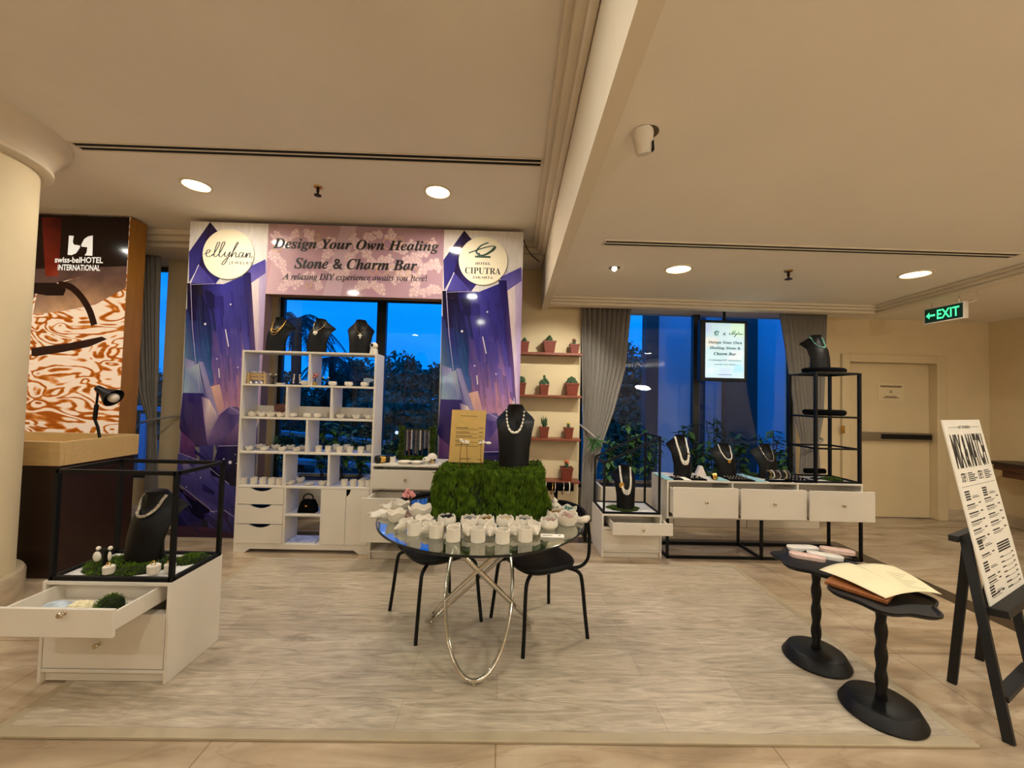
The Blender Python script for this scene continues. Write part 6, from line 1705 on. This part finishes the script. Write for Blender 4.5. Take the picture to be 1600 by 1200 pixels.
# ------------------------------------------------------------------ two black pedestal tables
STZ = .575
def pedestal(label, c, rz, lob, pz_):
    t = T('side_table', label, 'side table', (c[0], c[1], PZ0), group='black twisted pedestal tables')
    o = Vector((c[0], c[1], PZ0))
    build('base', MB().lathe([(.162, 0), (.165, .010), (.138, .056), (.130, .061), (.03, .064), (0, .064)], o, 56, lambda r, z, a: (r, z)), m_black, t)
    nseg = 44
    def fn(i, j):
        z = .064 + (STZ-.03-PZ0-.064)*j/(nseg-1); a = 2*pi*i/16; r = .0225 + .0030*cos(2*(a - j*.30)) + .0010*cos(j*.60)
        return o + Vector((r*cos(a), r*sin(a), z))
    build('twisted_pole', MB().grid(fn, 16, nseg, True), m_black, t)
    def wob(r, z, a): return r*(1 + .085*cos(lob*a + 1) + .03*cos(2*a)), z
    h = STZ-PZ0
    tp = build('top', MB().lathe([(0, h-.03), (.12, h-.03), (.19, h-.022), (.205, h-.008), (.205, h), (.197, h), (.185, h-.010), (0, h-.010)], o, 84, wob), m_black, t)
    return t
sA, sB = (1.838, 2.31), (1.855, 1.93)
pedestal('black pedestal side table holding the oval trays, farther from the camera', sA, 0, 7, 0)
pedestal('black pedestal side table holding the paper menu, nearest the camera', sB, 0, 6, 0)
m_terw = mat('white terrazzo', (232, 226, 216), .4, var=.06, scale=60)
m_terp = mat('pink terrazzo', (226, 196, 184), .4, var=.08, scale=60)
zt = STZ-.0095
def oval(px, py, L_, rz, m_, label):
    v = PZ(px, py, zt+.012); v.z = zt
    def st_(r, z, a): return r, z
    mb = MB(); n = 40; R_ = Matrix.Rotation(rz, 3, 'Z'); w_ = .036
    def ringp(k, s, z):
        a = 2*pi*k/n; c, si = cos(a), sin(a); x = (L_/2-w_)*(1 if c > 0 else -1) + w_*s*c; y = w_*s*si
        return v + R_ @ Vector((x, y, z))
    prof = [(.98, 0), (1, .004), (1, .02), (.88, .02), (.84, .011)]
    for s, z in prof:
        for k in range(n): mb.v.append(ringp(k, s, z))
    for j in range(len(prof)-1):
        for k in range(n): mb.f.append((j*n+k, j*n+(k+1) % n, (j+1)*n+(k+1) % n, (j+1)*n+k))
    mb.f.append(tuple(reversed(range(n)))); mb.f.append(tuple((len(prof)-1)*n+k for k in range(n)))
    return solo('oval_tray', mb, m_, label, 'tray', v, 'terrazzo oval trays')
oval(1254, 856, .19, radians(0), m_terw, 'white oval tray at the back of the farther pedestal table')
oval(1261, 869, .18, radians(-28), m_terp, 'pink oval tray at the left front of the farther pedestal table')
oval(1289, 868, .18, radians(-28), m_terw, 'white oval tray between the two pink trays')
oval(1308, 860, .18, radians(-24), m_terp, 'pink oval tray at the right of the farther pedestal table')
# wooden board and paper menu
v = Vector((sB[0]-.05, sB[1]+.06, zt))
solo('wooden_board', MB().obox(v + Vector((0, 0, .0105)), (.18, .24, .02), Matrix.Rotation(radians(35), 3, 'Z')), mat('warm wood', (150, 88, 44), .4, var=.2, scale=6, stretch=(2, 10, 10)), 'brown wooden board under the paper menu on the nearer pedestal table', 'board', v, bevel=.004)
t = T('paper_menu', 'cream paper menu lying open on the nearer pedestal table', 'menu', v + Vector((0, 0, .021)))
def sheet(name, c4, m_, sag=.012, dz=0.0):
    A, B, C, D = c4
    def fn(i, j):
        u, w_ = i/16, j/10; p = A.lerp(B, u).lerp(D.lerp(C, u), w_)
        return p + Zv*(dz + .010*sin(u*pi) + .006*sin(w_*pi*1.3))
    o = build(name, MB().grid(fn, 17, 11), m_, t, recalc=False, ang=80)
    sd = o.modifiers.new('thickness', 'SOLIDIFY'); sd.thickness = .0012; sd.offset = 1
    return o
zp = .604
sh1 = sheet('page', [PZ(1280, 890, zp), PZ(1326, 879, zp), PZ(1446, 923, zp-.004), PZ(1384, 933, zp-.004)], m_paper)
sh2 = sheet('page', [PZ(1337, 884, zp), PZ(1396, 886, zp), PZ(1472, 929, zp-.006), PZ(1414, 927, zp-.004)], m_paper, dz=.006)
f = MB()
for i in range(7):
    a = PZ(1385+i*5, 894+i*3.6, zp+.026); f.bar(a, a + Vector((.07-.02*(i % 3), -.03+.008*(i % 3), 0)), .003, .0004)
build('print', f, mat('faint print', (150, 136, 108), .7), sh2, smooth=False)

# ------------------------------------------------------------------ easel with board
B0 = Vector((2.401, 1.930, .521)); ph = .465; tl_ = .178; BL, BW = .914, .585
u = Vector((cos(ph), sin(ph), 0)); bk = Vector((-sin(ph), cos(ph), 0)); up = (Zv*cos(tl_) + bk*sin(tl_)); nrm = up.cross(u) * -1
nrm = -(bk*cos(tl_) - Zv*sin(tl_))
t = T('easel', 'black wooden easel at the right edge of the floor carrying the white menu board', 'easel', (2.55, 2.05, .001))
m_ez = mat('black stained wood', (10, 9, 9), .55, var=.2, scale=8, stretch=(8, 8, 1))
back = -nrm
foot = Vector((2.285, 1.775, .001)); apex = Vector((2.392, 2.025, .80)); rf = Vector((2.435, 2.142, .001)); EW = .50
rdir = apex - rf
for k in (0, 1):
    o_ = u*(EW*k)
    build('leg', MB().bar(foot + o_, apex + o_ + (apex-foot).normalized()*.03 + u*(-.0 if k else 0), .026, .036, up=tuple(back)), m_ez, t)
    build('leg', MB().bar(rf + o_ + u*(.03 if k == 0 else -.03), apex + o_ + u*(.032 if k == 0 else -.032) + bk*.0, .026, .036, up=tuple(back)), m_ez, t)
kn = foot.lerp(apex, .62); f2 = foot + u*EW; k2 = kn + u*EW
c0 = B0 - u*.015 + back*.012 - Zv*.02
build('ledge', MB().obox(B0 + u*(BW/2) + nrm*.022 - up*.020, (BW+.04, .075, .036), Matrix((u, -nrm, up)).transposed()), m_ez, t, bevel=.003)
build('stretcher', MB().bar(foot.lerp(apex, .20) + u*.012, f2.lerp(apex + u*EW, .20) - u*.012, .05, .022), m_ez, t)
build('cross_bar', MB().bar(apex - u*.06 + bk*.03 + Zv*.015, apex + u*(EW+.04) + bk*.03 + Zv*.015, .035, .03), m_ez, t)
t = T('menu_board', 'tall white mix and match price board leaning on the black easel', 'sign', B0)
br = Matrix((u, up, nrm)).transposed()
build('board', MB().prism([(0, 0), (BW, 0), (BW, BL), (0, BL)], B0, u, up, -nrm*.006), m_card, t, smooth=False)
f = MB(); O = B0 + nrm*.0006
def bl_(u0, u1, v, h=.0035): f.prism([(u0*BW, v*BL-h), (u1*BW, v*BL-h), (u1*BW, v*BL+h), (u0*BW, v*BL+h)], O, u, up, nrm*.0003)
def bt_(s, uc, vc, w_, h_, bold=.01): text(f, s, O + u*(uc*BW) + up*(vc*BL) + nrm*.0004, u, up, w_*BW, h_*BL, bold)
bl_(.10, .34, .955, .001); bl_(.68, .92, .955, .001); bt_('SET YOURSELF', .51, .955, .32, .016)
bt_('MIX & MATCH', .50, .815, .84, .20, .035)
bt_('STEP 1', .17, .665, .13, .05); bt_('STEP 2', .61, .665, .13, .05)
for k in range(5): bl_(.28, .40+.06*(k % 2)+.04*(k > 1), .685-.011*k, .0025); bl_(.72, .86+.05*(k % 2), .685-.011*k, .0025)
bl_(.05, .95, .615, .0008)
for vc, uc in ((.565, .14), (.565, .60), (.30, .14), (.185, .14), (.06, .14)):
    for k in range(4): bl_(uc-.06, uc+.06, vc+.022-.014*k, .004)
    bl_(uc+.10, uc+.28, vc-.016, .0018); bl_(uc+.10, uc+.24, vc-.008, .0012)
for k in range(5):
    v_ = .515-.045*k
    bl_(.06, .26+.04*(k % 3), v_, .0032); bl_(.36, .42, v_, .0032); bl_(.06, .32, v_-.012, .0013); bl_(.06, .26, v_-.02, .0013)
    bl_(.53, .72+.04*(k % 2), v_+.01, .0032); bl_(.86, .93, v_+.01, .0032); bl_(.53, .82, v_-.002, .0013); bl_(.53, .76, v_-.01, .0013)
for v_ in (.245, .13, .105, .04): bl_(.10, .30, v_, .003); bl_(.37, .43, v_, .003); bl_(.10, .34, v_-.011, .0013)
for k in range(4): bl_(.53, .88, .268-.014*k, .004)
for k in range(7): bl_(.53, .62+.05*(k > 4), .195-.027*k, .003); bl_(.86, .92, .198-.027*k, .003); bl_(.62, .86, .192-.027*k, .0008)
build('lettering', f, m_ink, t, smooth=False, recalc=False)

# ------------------------------------------------------------------ left cabinet with glass case frame
lx0, lx1, ly0, ly1, lz = -2.277, -1.648, 2.05, 2.415, .508
t = T('display_cabinet', 'white cabinet with open drawer and black frame case beside the round column', 'cabinet', ((lx0+lx1)/2, 2.23, .0138))
carcass(t, lx0, lx1, ly0, ly1, .0138, lz, dz=(.345,), kick=.05)
dr = drawer(t, lx0+.035, lx1-.055, .378, .50, 1.815, .30, kx=PY(101, 958, 1.815).x, kz=PY(101, 958, 1.815).z)
drawer(t, lx0+.02, lx1-.02, .085, .338, ly0+.001, .25, hollow=False, kx=PY(155, 1006, 2.05).x, kz=PY(155, 1006, 2.05).z)
fx0, fx1, fy0, fy1, fz = lx0+.025, lx1-.012, ly0+.018, ly1-.018, 1.062
build('case_frame', frame_box(MB(), fx0, fx1, fy0, fy1, fz, fz, lz+.0005, .020), m_blackmetal, t)
build('felt_floor', MB().box(fx0+.012, fx1-.012, fy0+.012, fy1-.012, lz+.0005, lz+.007), m_felt, t)
zf = lz+.0075
moss_mat('wide moss bed at the left of the black frame case', (fx0+.245, fy0+.155, zf), .235, .138, .030, 3600)
moss_mat('small moss bed behind the right post of the black frame case', (fx1-.085, fy1-.085, zf), .075, .07, .03, 700)
v = PY(226, 870, 2.27); v.z = zf+.018
bust('black bust with braided silver necklace inside the left case frame', v, .27, .37, -.06)
n = necklace('thick braided silver necklace inside the left case frame', v, -.06)
P = loop(.27, .37, .66, .62, .93, off=.012); strand(n, P, .0085, m_silver, 'braid', .009, .15); strand(n, [p + Vector((0, -.006, .004)) for p in P], .005, m_silver, 'braid', .009, .2)
v = PY(164, 880, 2.17); v.z = zf+.02
t = T('earring_stand', 'small black stand with pearl drop earrings on the moss of the left case', 'earring stand', v)
build('stand', MB().tube([v, v + Vector((0, 0, .08))], .010, 8).tube([v + Vector((-.03, 0, .085)), v + Vector((.03, 0, .085))], .008, 8), m_black, t)
build('earrings', MB().ball(v + Vector((-.032, -.006, .095)), .011, 9, 6).ball(v + Vector((.030, -.006, .097)), .011, 9, 6).ball(v + Vector((-.035, -.008, .052)), .024, 12, 8, (.9, .4, 1.15)).ball(v + Vector((.030, -.008, .055)), .018, 12, 8, (.5, .4, 1.4)), m_pearl, t)
def ring_block(px, py, Y0, s, label):
    v = PY(px, py, Y0); v.z = zf+.014
    t = T('ring_block', label, 'ring holder', v, group='white ring blocks in the left case')
    build('block', MB().lathe([(.020*s, 0), (.024*s, .002), (.026*s, .036*s), (.020*s, .04*s), (0, .036*s)], v, 9), m_plaster, t, smooth=False)
    build('ring', MB().tube([v + Vector((.011*cos(k*pi/8), -.004, .045*s + .011*sin(k*pi/8))) for k in range(16)], .0022, 6, closed=True).ball(v + Vector((.004, -.004, .056*s)), .005, 7, 5), m_gold, t)
ring_block(170, 890, 2.10, 1.0, 'white ring block in front of the pearl earring stand')
ring_block(240, 888, 2.11, 1.15, 'white ring block left of the front right post of the case')
ring_block(266, 878, 2.14, 1.0, 'white ring block right of the front right post of the case')
# things lying in the open drawer
zd = .378+.0285
dz0 = zd
def din(px, py, z): v = PZ(px, py, z); v.z = dz0; return v
v = Vector((lx0+.20, 1.93, dz0))
b = build('tissue_bag', MB().ball((0, 0, .033), .06, 14, 9, (1.1, .8, .55)), mat('pale blue tissue', (186, 196, 206), .6, var=.35, scale=18), local=True); b.location = v; tag(b, 'pale blue patterned pouch lying in the open left drawer', 'pouch')
v = Vector((lx0+.325, 1.92, dz0))
b = build('crumpled_paper', MB().ball((0, 0, .036), .05, 14, 9, (1.1, .8, .7)), m_paper, local=True, smooth=False); b.location = v; tag(b, 'crumpled cream paper lying in the open left drawer', 'paper')
for vv in b.data.vertices: vv.co += Vector((random.uniform(-.006, .006), random.uniform(-.006, .006), random.uniform(0, .010)))
v = Vector((lx0+.44, 1.945, dz0))
b = build('moss_clump', MB().ball((0, 0, .045), .05, 14, 9, (1.1, .9, .9)), m_mossdk, local=True, smooth=False); b.location = v; tag(b, 'dark green moss clump lying in the open left drawer', 'moss')
f = MB()
for _ in range(500):
    d = Vector((random.gauss(0, 1), random.gauss(0, 1), random.gauss(0, 1))).normalized(); p = Vector((d.x*.055, d.y*.045, .045+d.z*.045)); s = Vector((d.y, -d.x, .2)).normalized()*.003
    e = p + (d + Vector((random.uniform(-.6, .6), random.uniform(-.6, .6), 0))).normalized()*.014; e.z = max(.002, e.z)
    f.add([p - s, p + s, e], [(0, 1, 2)])
build('moss', f, m_moss, b, local=True, smooth=False, recalc=False)
v = Vector((lx0+.525, 1.90, dz0))
solo('box', MB().box(v.x-.02, v.x+.02, v.y-.03, v.y+.03, dz0, dz0+.03), m_grey, 'small grey box at the right end of the open left drawer', 'box', v, bevel=.003)
